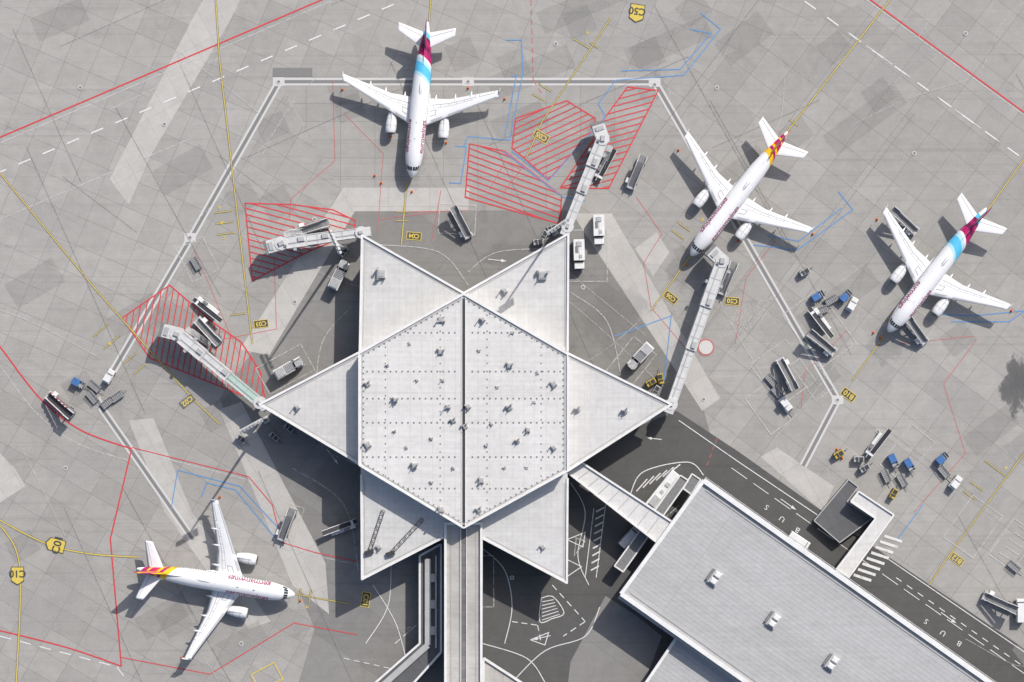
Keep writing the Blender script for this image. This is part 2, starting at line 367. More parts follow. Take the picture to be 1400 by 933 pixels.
line('red',[(180,612),(340,652),(372,690),(386,742),(432,756),(490,768)],1.2); line('red',[(166,899),(287,922),(402,852),(488,868)],1.2)
line('whitef',[(182,616),(338,656),(368,692),(382,746),(430,760),(488,772)],1.2)
line('redf',[(455,110),(458,220),(398,272),(396,300)],1.1); line('redf',[(726,0),(729,110),(742,130)],1.6,dash=(8,5))
line('redf',[(470,155),(524,210),(516,320)],1.0); line('redf',[(603,260),(596,300),(590,330)],1.1)
line('redf',[(640,288),(560,290)],1.1)
line('redf',[(870,270),(905,320),(880,360),(890,420),(940,480)],1.1); line('redf',[(1060,330),(1020,380),(1005,470)],1.0)
line('redf',[(1160,450),(1100,510),(1095,560)],1.0); line('redf',[(1335,465),(1290,525),(1320,620),(1250,700)],1.1)
line('redf',[(1230,470),(1330,460)],1.0); line('redf',[(980,600),(965,640)],1.2,dash=(6,5)); line('redf',[(265,340),(320,470),(330,490)],1.0)
line('redf',[(375,355),(378,450),(300,465)],1.1); line('redf',[(600,290),(520,300)],1.0)
H1=[(335,278),(400,280),(455,287),(486,302),(484,318),(420,345),(345,384)]
H2=[(167,435),(232,390),(290,440),(330,468),(356,508),(362,545),(330,540),(205,490)]
H3=[(705,162),(775,138),(814,162),(812,178),(775,218),(750,246),(715,215),(700,203)]
H4=[(858,119),(900,124),(832,258),(766,257),(812,190),(822,168)]
H5=[(642,197),(690,207),(768,268),(765,306),(700,288),(636,270)]
hatch(H1,math.radians(15)); hatch(H2,math.radians(100)); hatch(H3,math.radians(-25)); hatch(H4,math.radians(-15)); hatch(H5,math.radians(20))
rh=[(670,258),(690,222),(712,232),(690,262)]; line('redf',rh,1.2)
for p in ([(692,55),(713,55),(715,100),(697,192),(640,187),(635,200)],[(700,104),(706,104),(690,187)],[(622,200),(638,201),(630,251),(614,250)],[(842,110),(935,103),(985,40),(958,18)],[(850,97),(930,95),(972,46),(943,40)],
 [(842,110),(818,142),(828,160),(750,247),(700,207)],[(688,207),(770,270),(800,275)],[(234,697),(243,643),(328,665),(386,728)],[(276,680),(282,660),(322,670),(376,735)],
 [(1030,335),(1090,342),(1166,287),(1146,262)],[(1050,322),(1092,330),(1150,285)],[(1275,430),(1330,432),(1400,425)],[(918,430),(908,520)],[(1262,690),(1225,740)],
 [(1300,440),(1380,440),(1400,426)],[(840,460),(918,432)]):
    line('blue',p,1.3)
yline([(295,0),(300,80),(345,470)]); yline([(-10,225),(0,237),(130,395),(265,547),(300,580)])
yline([(1240,-30),(1075,182)]); yline([(590,-20),(587,30)]); yline([(556,250),(549,335)]); yline([(1420,190),(1350,288)])
yline([(835,25),(742,165),(720,215)],w=1.0); yline([(-10,706),(60,742),(120,757),(190,762)],True,1.5); yline([(-5,712),(22,752),(28,810),(22,940)],True,1.5)
yline([(402,812),(478,826)],w=1.0); yline([(944,350),(890,425)],w=1.0); yline([(1400,620),(1290,770),(1270,800)],w=1.0); yline([(1214,453),(1165,520)],w=1.0)
ticks((305,290),(.12,1),34,3); ticks((325,430),(.12,1),30,1); ticks((138,452),(.65,.76),40,2,22); ticks((178,490),(.65,.76),30,2,20)
ticks((582,60),(.1,-1),22,1); ticks((795,60),(-.5,.85),36,1); ticks((812,62),(-.5,.85),20,1,10); ticks((745,120),(-.5,.85),30,2,16)
ticks((1085,168),(-.6,.8),22,1); ticks((935,310),(-.6,.8),30,2,14); ticks((410,813),(1,.15),24,2,14); ticks((550,290),(0,1),24,2,12)
ticks((1360,640),(-.6,.8),50,1); ticks((1335,665),(-.6,.8),30,2,16); ticks((1345,300),(.6,-.8),30,1)
ticks((1225,432),(-.6,.8),24,2,12)
gtext('C04',566,323,6.5,(-.08,1),bg='blk',border='yel'); gtext('C03',357,443,6.5,(.12,1),bg='blk',border='yel'); gtext('C02',256,549,7.5,(.62,.78),bg='blkf')
gtext('C05',740,187,7.5,(-.5,.86),bg='blkf',border='yel'); gtext('C06',917,407,6.5,(-.6,.8),bg='blk',border='yel'); gtext('C50',1001,412,6.5,(-.1,1),bg='blk',border='yel')
gtext('B10',1160,540,7.5,(-.6,.8),bg='blk',border='yel'); gtext('C01',500,820,7.5,(1,.15),bg='blk',border='yel'); gtext('B12',1308,765,7,(-.6,.8),bg='blkf',border='yel')
for s,x,y,hd in (('A',300,284,(0,1)),('B',303,305,(0,1)),('C',306,325,(0,1)),('A',803,45,(-.5,.86)),('A',420,830,(1,.1)),('B',960,300,(-.6,.8)),('A',1375,640,(-.6,.8)),('B',150,470,(.6,.7))):
    gtext(s,x,y,4.5,hd)
def sign(s,px,py,up,tip,w,h):
    up=Vector(up).normalized(); rt=Vector((-up.y,up.x)); o=Vector((px,py))
    f=lambda a,b_:tuple(o+rt*a+up*b_)
    pts=[f(-w,-h),f(w,-h),f(w,h),f(0,h+5) if tip else f(0,h),f(-w,h)]
    q=[tuple(o+(Vector(p)-o)*1.12) for p in pts]
    quad('blk',q); quad('yel',pts); gtext(s,px,py,h*1.15,(up.x,up.y),c='blk')
sign('C10',24,785,(0,1),True,8,9); sign('C01',78,746,(-.97,-.26),True,8,10); sign('C50',871,16,(-.15,1),True,9,9)
for i,(x,y) in enumerate(((1090,725),(1069,710),(1048,694))): gtext('BUS'[i],x,y,7,(-.58,.82),c='white',sx=1.1,bold=0)
for i,(x,y) in enumerate(((1311,880),(1289,866),(1266,850))): gtext('BUS'[i],x,y,7,(-.58,.82),c='white',sx=1.1,bold=0)
line('white',[(928,575),(1010,632),(1120,706)],1.2); line('white',[(1215,765),(1420,905)],1.2); line('white',[(1000,640),(1430,942)],1.0,dash=(26,10)); line('white',[(1225,790),(1400,912)],1.2,dash=(9,9))
line('whitef',[(960,655),(1100,755),(1400,965)],1.2)
def arrow(x,y,d,l=13):
    d=Vector(d).normalized(); q=Vector((-d.y,d.x)); o=Vector((x,y)); line('white',[tuple(o-d*l),tuple(o+d*l*.4)],1.1)
    quad('white',[tuple(o+d*l*.4+q*2.2),tuple(o+d*l),tuple(o+d*l*.4-q*2.2)])
arrow(1078,690,(.8,.57)); arrow(1297,845,(.8,.57)); arrow(960,680,(.6,-.8),12); arrow(680,356,(1,.1)); arrow(740,872,(-.9,.2)); arrow(455,625,(.6,.8)); arrow(895,600,(-.9,-.1),10)
for i in range(8):
    line('white',[(1167+i*6,786-i*7.6),(1191+i*6,794-i*7.6)],3.8)
for i in range(9): line('white',[(815-i*.9,700+i*10),(826-i*.9,694+i*10)],2.0)
line('white',[(828,690),(815,790)],1.1); line('white',[(812,695),(800,790)],1.1)
for i in range(6): line('white',[(870+i*9,672-i*5),(885+i*9,655-i*4)],1.6)
line('white',[(862,675),(880,645),(940,632),(962,650)],1.3,curve=True)
ov=smooth([(740,818),(756,816),(771,838),(755,846),(738,850),(740,818)],5)
line('white',ov,1.3)
for i in range(6): line('white',[(741,823+i*5),(757+i*1.6,820+i*4)],1.1)
for p,cv in (([(660,750),(690,780),(700,830),(690,880)],True),([(780,660),(800,700),(790,760),(805,800)],True),([(700,933),(745,890),(800,870),(820,830)],True),
  ([(450,620),(500,640)],False),([(640,390),(600,345),(520,335)],True),([(640,372),(680,345),(760,340)],True),([(780,400),(830,440),(850,520)],True),([(430,560),(440,470),(480,420)],True),
  ([(400,640),(470,690),(490,780)],True),([(510,800),(540,850),(555,900)],True),([(660,880),(720,900),(745,933)],True),([(895,720),(930,690)],False),([(785,735),(800,740),(785,760),(788,735)],False)):
    line('white' if cv and p[0][1]>640 else 'whitef',p,1.2,curve=cv)
for t in ([(775,738),(800,728),(797,748)],[(775,765),(795,775),(776,788)],[(725,875),(750,865),(745,882)]): line('white',t+[t[0]],1.2)
line('white',[(700,850),(735,855),(740,880)],1.3,dash=(8,5)); line('white',[(755,800),(800,850),(770,870)],1.3,dash=(9,6)); line('white',[(540,880),(575,850)],1.3,dash=(9,6))
line('white',[(500,880),(530,830),(535,770)],1.1,curve=True); line('white',[(470,900),(560,920)],1.1,dash=(8,6))
def rectline(c,x,y,w,h,a,lw=1.1):
    ca,sa=math.cos(a),math.sin(a); f=lambda u,v:(x+u*ca-v*sa,y+u*sa+v*ca)
    line(c,[f(-w/2,-h/2),f(w/2,-h/2),f(w/2,h/2),f(-w/2,h/2),f(-w/2,-h/2)],lw)
for x,y,w,h,a in ((1070,510,70,60,.95),(1050,560,60,34,.95),(1110,515,60,30,.95),(1330,720,70,50,-.95),(1385,745,60,40,-.95),(270,355,50,40,1.1),(625,300,50,40,.05),(860,500,70,40,-.9),(1240,620,70,40,-.9),(395,720,60,24,1.9),(365,925,34,24,-.5),(665,795,20,70,0),(1120,450,90,60,.95),(800,350,60,70,0),(390,505,70,40,-.5)):
    rectline('whitef',x,y,w,h,a)
for i in range(8): line('whitef',[(1365+i*7,755-i*9),(1385+i*7,768-i*9)],1)
for i in range(11): line('whitef',[(1010+i*5,420-i*1.5),(985+i*5,462-i*1.5)],.8)
rectline('yel',365,926,36,26,-.5,1.4)
for r,c in ((12,'redf'),(9.5,'drain')):
    quad(c,[(965+r*math.cos(t*math.pi/10),475+r*math.sin(t*math.pi/10)) for t in range(20)])
for x,y in ((403,413),(797,393),(962,546),(640,112),(381,112),(895,116),(260,325),(1145,547),(585,100),(430,300),(1320,46),(760,60),(110,120),(1200,590),(640,540),(560,860),(700,790),(980,120),(1250,210),(225,170),(90,640),(330,880)):
    quad('drain',[(x+3.2*math.cos(t*math.pi/5),y+3.2*math.sin(t*math.pi/5)) for t in range(10)])
    quad('groove_shade',[(x+2.1*math.cos(t*math.pi/5),y+2.1*math.sin(t*math.pi/5)) for t in range(10)])
for i in range(34):
    x=random.uniform(-50,1450); y=random.choice([random.uniform(-20,300),random.uniform(0,930)]); a=math.radians(random.choice([-24,-24,66,37,-53,61])); L=random.uniform(120,420)
    line('tar',[(x,y),(x+L*math.cos(a),y+L*math.sin(a))],random.choice([.7,.9,1.1]))
for i in range(24):
    x=random.uniform(-50,1450); y=random.uniform(-20,930); a=math.radians(random.choice([-24,66,37,-53,20])+random.uniform(-5,5)); L=random.uniform(80,300)
    c=random.uniform(-25,25); line('whitef',[(x,y),(x+L/2*math.cos(a)+c,y+L/2*math.sin(a)+c),(x+L*math.cos(a),y+L*math.sin(a))],.6,curve=True)
nm={'drain':'drain_channel_strip','groove_shade':'drain_grating_and_shadow','white':'white_marking','whitef':'faded_white_marking','red':'red_marking','redf':'faded_red_marking','yel':'yellow_marking','blk':'black_marking','blkf':'faded_black_marking','blue':'blue_marking','tar':'tar_joint','slabl':'lighter_slab_patch','slabd':'darker_slab_patch'}
for c,mb in LAY.items():
    mb.build(nm[c],[c],parent=GROUND,fix=False)
# ---------------------------------------------------------------- star terminal
ZT=10.5; ZC_=15.2
star=empty('star_terminal','white star-shaped airport terminal with pale flat roofs','building'); 
cen=[(634,402),(776,484),(776,644),(634,722),(491,636),(491,483)]
b=MB(); cp=[XY(x,y,ZC_) for x,y in cen]; b.prism(cp,10.2,ZC_,1,0)
for i in range(6):
    a=P(*cen[i],ZC_+.15); c=P(*cen[(i+1)%6],ZC_+.15); b.beam(a,c,.5 if i in(0,5) else .35,.45,1)
    a=Vector(cen[i]);c=Vector(cen[(i+1)%6]); ce=Vector((634,562)); a=a+(ce-a)*.03; c=c+(ce-c)*.03
    b.beam(P(a.x,a.y,ZC_+.02),P(c.x,c.y,ZC_+.02),.25,.06,3)
b.beam(P(634,408,ZC_+.01),P(634,720,ZC_+.01),.62,.10,2)
b.beam(P(636.6,406,ZC_+.04),P(636.6,720,ZC_+.04),.18,.16,1); b.beam(P(631.4,406,ZC_+.04),P(631.4,720,ZC_+.04),.18,.16,1)
roofc=b.build('upper_roof',['roof','wpar','vdark','gpar'],parent=star)
tips={'a':[(495,322),(640,403),(634,420),(500,492),(493,488)],'b':[(777,320),(776,492),(630,420),(630,403)],
 'c':[(355,553),(496,480),(496,640)],'d':[(918,553),(770,480),(770,650)],'e':[(495,792),(493,630),(640,715),(640,722),(606,735)],'f':[(775,797),(776,635),(640,712),(660,737)]}
outer={'a':[[(634,401),(495,322)],[(495,322),(492,480)]],'b':[[(777,320),(634,401)],[(777,320),(776,480)]],'c':[[(491,482),(355,553)],[(355,553),(491,634)]],
 'd':[[(776,483),(918,553)],[(918,553),(776,644)]],'e':[[(494,650),(495,792)],[(495,792),(606,735)]],'f':[[(776,655),(775,797)],[(775,797),(658,735)]]}
TR=[]
for j,(k,poly) in enumerate(tips.items()):
    b=MB(); b.prism([XY(x,y,ZT) for x,y in poly],ZT-1.1,ZT+j*.004,1,0)
    for a,c in outer[k]:
        b.beam(P(*a,ZT+.15),P(*c,ZT+.15),.45,.45,1,ext=.3)
    for a,c in outer[k]:
        ce=Vector((sum(p[0] for p in poly)/len(poly),sum(p[1] for p in poly)/len(poly)))
        va,vc=Vector(a),Vector(c); n=Vector((-(vc-va).y,(vc-va).x)).normalized()
        if n.dot(ce-va)<0: n=-n
        va=va+n*4+(vc-va)*.04; vc=Vector(c)+n*4-(Vector(c)-Vector(a))*.04
        b.beam(P(va.x,va.y,ZT+.03),P(vc.x,vc.y,ZT+.03),.22,.08,2)
    o=b.build('pier_roof',['roof2','wpar','gpar'],parent=star); TR.append((k,o))
b=MB(); b.prism([XY(634+(x-634)*.93,562+(y-562)*.93,ZT) for x,y in cen],0,10.15,0)
b.build('glazed_wall',['facade'],parent=star)
for j,(k,poly) in enumerate(tips.items()):
    cx=sum(p[0] for p in poly)/len(poly); cy=sum(p[1] for p in poly)/len(poly)
    b=MB(); b.prism([XY(cx+(x-cx)*.82,cy+(y-cy)*.82,ZT) for x,y in poly],0,ZT-1.2-.03*j,0); b.build('glazed_wall',['facade'],parent=star)
vb=MB(); vb.box(0,0,.35,1.2,1.2,.7,0); vb.box(0,0,.75,.8,.8,.12,1)
vb.cyl((.8,.5,0),(.8,.5,1.5),.16,n=10,mi=2); vb.cyl((.8,.5,1.5),(.8,.5,1.62),.25,n=10,mi=0)
vb.box(-.8,.5,.5,.3,.5,1.0,2); vb.cyl((-.65,-.6,.0),(-.65,-.6,1.1),.09,n=8,mi=2)
vp=None
cv=[(603,437),(660,437),(603,481),(697,500),(697,557),(757,525),(541,547),(503,525),(612,556),(640,556),(636,583),(708,603),(722,588),(757,612),(503,608),(567,637),(658,657),(603,697),(655,697),(620,575)]
cs=[(560,470),(700,455),(530,500),(570,520),(590,600),(540,590),(680,530),(730,550),(665,610),(690,640),(620,640),(590,660),(735,510),(605,520),(655,480),(672,580),(556,612),(720,640)]
def placevent(px,py,z,par,s=None):
    global vp
    if vp is None: o=vb.build('roof_vent',['gpar','vgrey','vmid'],parent=par); vp=o
    else: o=vp.copy(); link(o); o.parent=par
    p=P(px,py,z); o.location=p; o.rotation_euler=(0,0,random.choice([0,.5,1.57,2.1,3.1])); q=s or random.uniform(.65,.95); o.scale=(q,q,random.uniform(.7,1.4)*(s or 1))
    if (px,py) in ((742,377),(521,375)): o.scale=(1.4,1.4,1.3)
for x,y in cv: placevent(x,y,ZC_,roofc)
for x,y in cs: placevent(x,y,ZC_,roofc,.42)
for k,o in TR:
    for x,y in {'a':[(521,375)],'b':[(742,377),(690,398)],'c':[(407,557)],'d':[(855,562),(790,560)],'e':[(518,748)],'f':[(742,748)]}[k]:
        placevent(x,y,ZT,o)
def inside(x,y,poly):
    r=False
    for i in range(len(poly)):
        a=poly[i];b_=poly[(i+1)%len(poly)]
        if (a[1]>y)!=(b_[1]>y) and x<(b_[0]-a[0])*(y-a[1])/(b_[1]-a[1])+a[0]: r=not r
    return r
b=MB(); ci=[(634+(x-634)*.96,562+(y-562)*.96) for x,y in cen]
for yy in (455,508,545,578,625,668):
    for xx in range(494,775,8):
        if inside(xx,yy,ci) and abs(xx-634)>5: p=P(xx,yy,ZC_); b.box(p.x,p.y,ZC_+.05,.30,.30,.1)
for xx in (527,602,666,740):
    for yy in range(420,716,11):
        if inside(xx,yy,ci): p=P(xx,yy,ZC_); b.box(p.x,p.y,ZC_+.04,.24,.28,.08)
for i in range(6):
    a=Vector(ci[i]);c=Vector(ci[(i+1)%6]); n=int((c-a).length/8)
    for t in range(n): q=a+(c-a)*t/n; p=P(q.x,q.y,ZC_); b.box(p.x,p.y,ZC_+.06,.3,.3,.12)
b.build('roof_fastener',['vmid'],parent=roofc,kind='stuff')
for a,c in (((524,698),(505,755)),((578,710),(534,757))):  # black lattice solids laid on the roof as shapes of cast mast shadows
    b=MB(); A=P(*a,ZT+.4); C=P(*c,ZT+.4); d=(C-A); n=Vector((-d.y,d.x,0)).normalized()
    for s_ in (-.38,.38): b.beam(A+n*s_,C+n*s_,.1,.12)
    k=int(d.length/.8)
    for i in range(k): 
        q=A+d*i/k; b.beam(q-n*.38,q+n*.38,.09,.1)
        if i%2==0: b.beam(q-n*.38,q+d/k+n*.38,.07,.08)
    b.box(C.x,C.y,ZT+.6,1.8,.9,.7,rz=.3); b.build('mast_shadow_lattice',['vdark'],parent=[o for k_,o in TR if k_=='e'][0])
# ---------------------------------------------------------------- concourse
con=empty('concourse_walkway','long pale weathered flat-roofed concourse joining the star terminal','building')
b=MB(); b.prism([XY(607,718,ZT+.4),XY(660,718,ZT+.4),XY(659,1200,ZT+.4),XY(608,1200,ZT+.4)],ZT-1.2,ZT+.4,1,0)
for x in (609,658): b.beam(P(x,716,ZT+.6),P(x,1200,ZT+.6),.5,.8,1)
b.beam(P(634,722,ZT+.46),P(634,1200,ZT+.46),.9,.2,3); b.beam(P(630,722,ZT+.6),P(630,1200,ZT+.6),.18,.3,1); b.beam(P(638,722,ZT+.6),P(638,1200,ZT+.6),.18,.3,1)
for x in (617,651): b.beam(P(x,722,ZT+.42),P(x,1200,ZT+.42),.15,.12,2)
b.beam(P(607,716,ZT+.7),P(660,716,ZT+.7),.5,.9,1)
cr=b.build('roof',['croof','wpar','gpar','cdark'],parent=con)
b=MB(); b.prism([XY(612,745,0),XY(655,745,0),XY(655,1190,0),XY(612,1190,0)],0,ZT-1.3); b.build('wall',['facade'],parent=con)
sb=empty('link_building','low grey link building with white roof edging beside the concourse','building')
b=MB(); pl=[(574,760),(603,744),(603,892),(560,940),(480,1010),(455,985),(574,880)]
b.prism([XY(x,y,5) for x,y in pl],4.2,5,1,0)
for i in range(len(pl)):
    b.beam(P(*pl[i],5.2),P(*pl[(i+1)%len(pl)],5.2),.45,.5,1)
b.beam(P(585,764,5.3),P(585,882,5.3),1.3,.8,2); b.beam(P(585,882,5.3),P(500,958,5.3),1.3,.8,2); b.beam(P(596,760,5.1),P(596,886,5.1),.25,.2,1)
for yy in (790,826,862): p=P(596,yy,5); b.box(p.x-.6,p.y,5.4,1.0,1.8,.8,2)
b.build('roof',['droof','wpar','gpar'],parent=sb)
b=MB(); b.prism([XY(588+(x-588)*.9,870+(y-870)*.95,4) for x,y in pl],0,4.15); b.build('wall',['facade'],parent=sb)
sb=empty('link_building','low white-edged glazed ramp building beside the concourse','building')
b=MB(); pl=[(661,900),(700,925),(760,965),(745,1000),(661,960)]
b.prism([XY(x,y,4) for x,y in pl],3.3,4,1,0); 
for i in range(len(pl)): b.beam(P(*pl[i],4.2),P(*pl[(i+1)%len(pl)],4.2),.5,.5,1)
b.build('roof',['croof','wpar'],parent=sb); b=MB(); b.prism([XY(690+(x-690)*.9,945+(y-945)*.9,4) for x,y in pl],0,3.25); b.build('wall',['facade'],parent=sb)
# ---------------------------------------------------------------- main terminal
TH=9.0
term=empty('terminal_building','large terminal hall with ribbed grey metal roof and white edging','building')
d=Vector((387,273)); A0=Vector((962,657)); B0=Vector((849,812)); e=d*1.9
tp=[tuple(A0),tuple(B0),tuple(B0+e),tuple(A0+e)]
b=MB(); b.prism([XY(x,y,TH) for x,y in tp],TH-1.2,TH,1,0)
for i,w in ((0,.8),(1,.9),(3,1.1)): b.beam(P(*tp[i],TH+.3),P(*tp[(i+1)%4],TH+.3),w,.8,1)
un=Vector((-d.y,d.x)).normalized()
q1=A0+un*9+d*.02; q2=A0+un*9+e; b.beam(P(q1.x,q1.y,TH+.05),P(q2.x,q2.y,TH+.05),.35,.12,2)
q1=B0-un*9+d*.02; q2=B0-un*9+e; b.beam(P(q1.x,q1.y,TH+.05),P(q2.x,q2.y,TH+.05),.35,.12,2)
q1=B0+un*4; q2=B0+un*4+e; b.beam(P(q1.x,q1.y,TH-1.6),P(q2.x,q2.y,TH-1.6),1.1,.3,2)
tr_=b.build('roof',['troof','wpar','gpar'],parent=term)
b=MB()
b.prism([XY(*( (A0+un*6+d*.02)),TH),XY(*(B0-un*6+d*.02),TH),XY(*(B0-un*6+e),TH),XY(*(A0+un*6+e),TH)],0,TH-1.25); b.build('wall',['facade'],parent=term)
b=MB()
for i in range(40):
    q=A0-un*3+d*(i*.045); p=P(q.x,q.y,TH-1.5); b.box(p.x,p.y,TH-1.2,.25,.9,.3,0,rz=math.atan2(-273,387))
q1=A0-un*5; q2=A0-un*5+e; b.beam(P(q1.x,q1.y,TH-1),P(q2.x,q2.y,TH-1),.15,.15)
b.build('edge_railing',['gpar'],parent=term)
ry=math.atan2(-273,387)
for x,y in ((978,790),(1058,848),(1138,906)):
    b=MB(); b.box(0,0,.35,3.4,2.2,.7,0); b.box(-.82,0,.95,1.25,1.7,.5,1,ty=.7,tx=.7); b.box(.82,0,.95,1.25,1.7,.5,1,ty=.7,tx=.7); b.box(0,1.4,.5,2.8,.45,.5,2)
    b.build('skylight',['gpar','wpar','vmid'],parent=tr_,loc=P(x,y,TH),rz=ry+math.pi/2,bevel=.04)
sb=empty('annex_building','lower annex with dark roof and white gutter edge','building')
pl=[(925,872),(872,950),(850,1010),(1060,1150),(1110,1005)]
b=MB(); b.prism([XY(x,y,5.5) for x,y in pl],4.7,5.5,1,0)
for i in (0,1,4): b.beam(P(*pl[i],5.8),P(*pl[(i+1)%5],5.8),.6,.5,1)
b.build('roof',['troof','wpar'],parent=sb); b=MB(); b.prism([XY(970+(x-970)*.94,990+(y-990)*.94,5) for x,y in pl],0,4.6); b.build('wall',['facade'],parent=sb)
br=empty('footbridge','enclosed white walkway bridge crossing over the service road','bridge')
b=MB(); pl=[(776,645),(796,632),(918,712),(897,742)]
b.prism([XY(x,y,8) for x,y in pl],7.6,8,1,0)
b.beam(P(776,646,8.2),P(897,741,8.2),.4,.4,1); b.beam(P(796,633,8.2),P(918,713,8.2),.4,.4,1)
for i in range(1,9):
    t=i/9; a=Vector(pl[0]).lerp(Vector(pl[3]),t); c=Vector(pl[1]).lerp(Vector(pl[2]),t); b.beam(P(a.x,a.y,8.02),P(c.x,c.y,8.02),.22,.1,2)
b.build('roof',['roof','wpar','gpar'],parent=br)
b=MB(); b.prism([XY(778,645,7),XY(796,634,7),XY(917,713,7),XY(897,740,7)],4.5,7.58); b.build('glazed_side',['facade'],parent=br)
for x,y in ((815,665),(870,705)): b=MB(); p=P(x,y); b.cyl((p.x,p.y,0),(p.x,p.y,4.45),.5); b.build('pillar',['gpar'],parent=br)
for pl in ([(930,650),(941,657),(852,782),(840,774)],[(946,648),(958,656),(945,676),(934,668)]):
    sb=empty('entrance_canopy','grey canopy strip with white edges beside the terminal','canopy')
    b=MB(); b.prism([XY(x,y,4) for x,y in pl],3.6,4,1,0)
    for i in range(4): b.beam(P(*pl[i],4.1),P(*pl[(i+1)%4],4.1),.3,.3,1)
    b.build('canopy_roof',['vmid','wpar'],parent=sb)
    for i in range(4):
        t=i/3; a=(Vector(pl[0])+Vector(pl[1]))/2; c=(Vector(pl[2])+Vector(pl[3]))/2; q=a.lerp(c,t*.9+.05); p=P(q.x,q.y); b=MB(); b.cyl((p.x,p.y,0),(p.x,p.y,3.58),.1,n=6); b.build('post',['wpar'],parent=sb)
sb=empty('gate_building','small L-shaped building with white roof and hall darkened as a shaded recess','building')
b=MB(); pl=[(1163,686),(1174,672),(1222,704),(1160,790),(1143,779),(1197,709)]
b.prism([XY(x,y,5) for x,y in pl],4.3,5,1,0)
for i in range(6): b.beam(P(*pl[i],5.15),P(*pl[(i+1)%6],5.15),.35,.4,1)
b.build('roof',['roof','wpar'],parent=sb,)
b=MB(); b.prism([XY(x,y,5) for x,y in [(1166,686),(1175,674),(1219,704),(1160,786),(1146,778),(1200,709)]],0,4.28); b.build('wall',['facade'],parent=sb)
b=MB(); pl=[(1113,712),(1160,656),(1173,666),(1158,686),(1192,709),(1148,742)]  # low dark-topped block, its colour standing for the shade of a deeper recess
b.prism([XY(x,y,2.2) for x,y in pl],0,2.2,1,0)
for i in range(6): b.beam(P(*pl[i],2.3),P(*pl[(i+1)%6],2.3),.2,.3,2)
b.build('shaded_recess_hall',['droof','facade','gpar'],parent=sb)
# ---------------------------------------------------------------- aircraft
FS=[(0,.04,3.35),(-.15,.33,3.36),(-.5,.62,3.4),(-1.1,.98,3.5),(-1.9,1.3,3.6),(-3,1.6,3.72),(-4.4,1.85,3.8),(-6,1.97,3.85),(-10,1.975,3.85),(-15,1.975,3.85),(-21.5,1.975,3.85),(-24,1.85,3.95),(-26.5,1.58,4.15),(-29,1.2,4.45),(-31.2,.8,4.75),(-32.8,.48,5.0),(-33.6,.28,5.1),(-33.84,.12,5.12)]
def fsec(x):
    for i in range(len(FS)-1):
        a,c=FS[i],FS[i+1]
        if a[0]>=x>=c[0]:
            t=(a[0]-x)/(a[0]-c[0]); return a[1]+(c[1]-a[1])*t,a[2]+(c[2]-a[2])*t
    return FS[-1][1:]
def fpt(x,th,o=.015):
    r,z=fsec(x); return (x,math.sin(th)*(r+o),z+math.cos(th)*(r+o)*1.03)
def naca(f,t=.12): return 5*t*(.2969*math.sqrt(f)-.126*f-.3516*f*f+.2843*f**3-.1015*f**4)
def wle(y): return -11.7-(y-1.98)*.508
def wte(y): return -17.6-max(0,(y-1.98))*.06 if y<6.4 else -17.865-(y-6.4)*(2.93/10.6)
def wz(y): return 2.75+(y-1.98)*.135
def wpt(y,f,sg,up=True,o=0):
    c=wle(y)-wte(y); x=wle(y)-f*c; z=wz(y)+(1 if up else -.5)*c*naca(f,.115)+o
    return (x,sg*y,z)
def airfoil(y,sg,pf):
    F=[1,.8,.6,.4,.25,.12,.04,0]; s_=[pf(y,f,sg,True) for f in F]+[pf(y,f,sg,False) for f in F[::-1][1:-1]]
    return s_
def hpt(y,f,sg,up=True,o=0):
    le=-28.0-(y-.6)*.6; te=-31.6-(y-.6)*.27; c=le-te; return (le-f*c,sg*y,4.75+y*.1+(1 if up else -1)*c*naca(f,.09)+o)
def vpt(z,f,sg):
    le=-27.2-(z-5.6)*.78; te=-32.0-(z-5.6)*.27; c=le-te; return (le-f*c,sg*c*naca(f,.1),z)
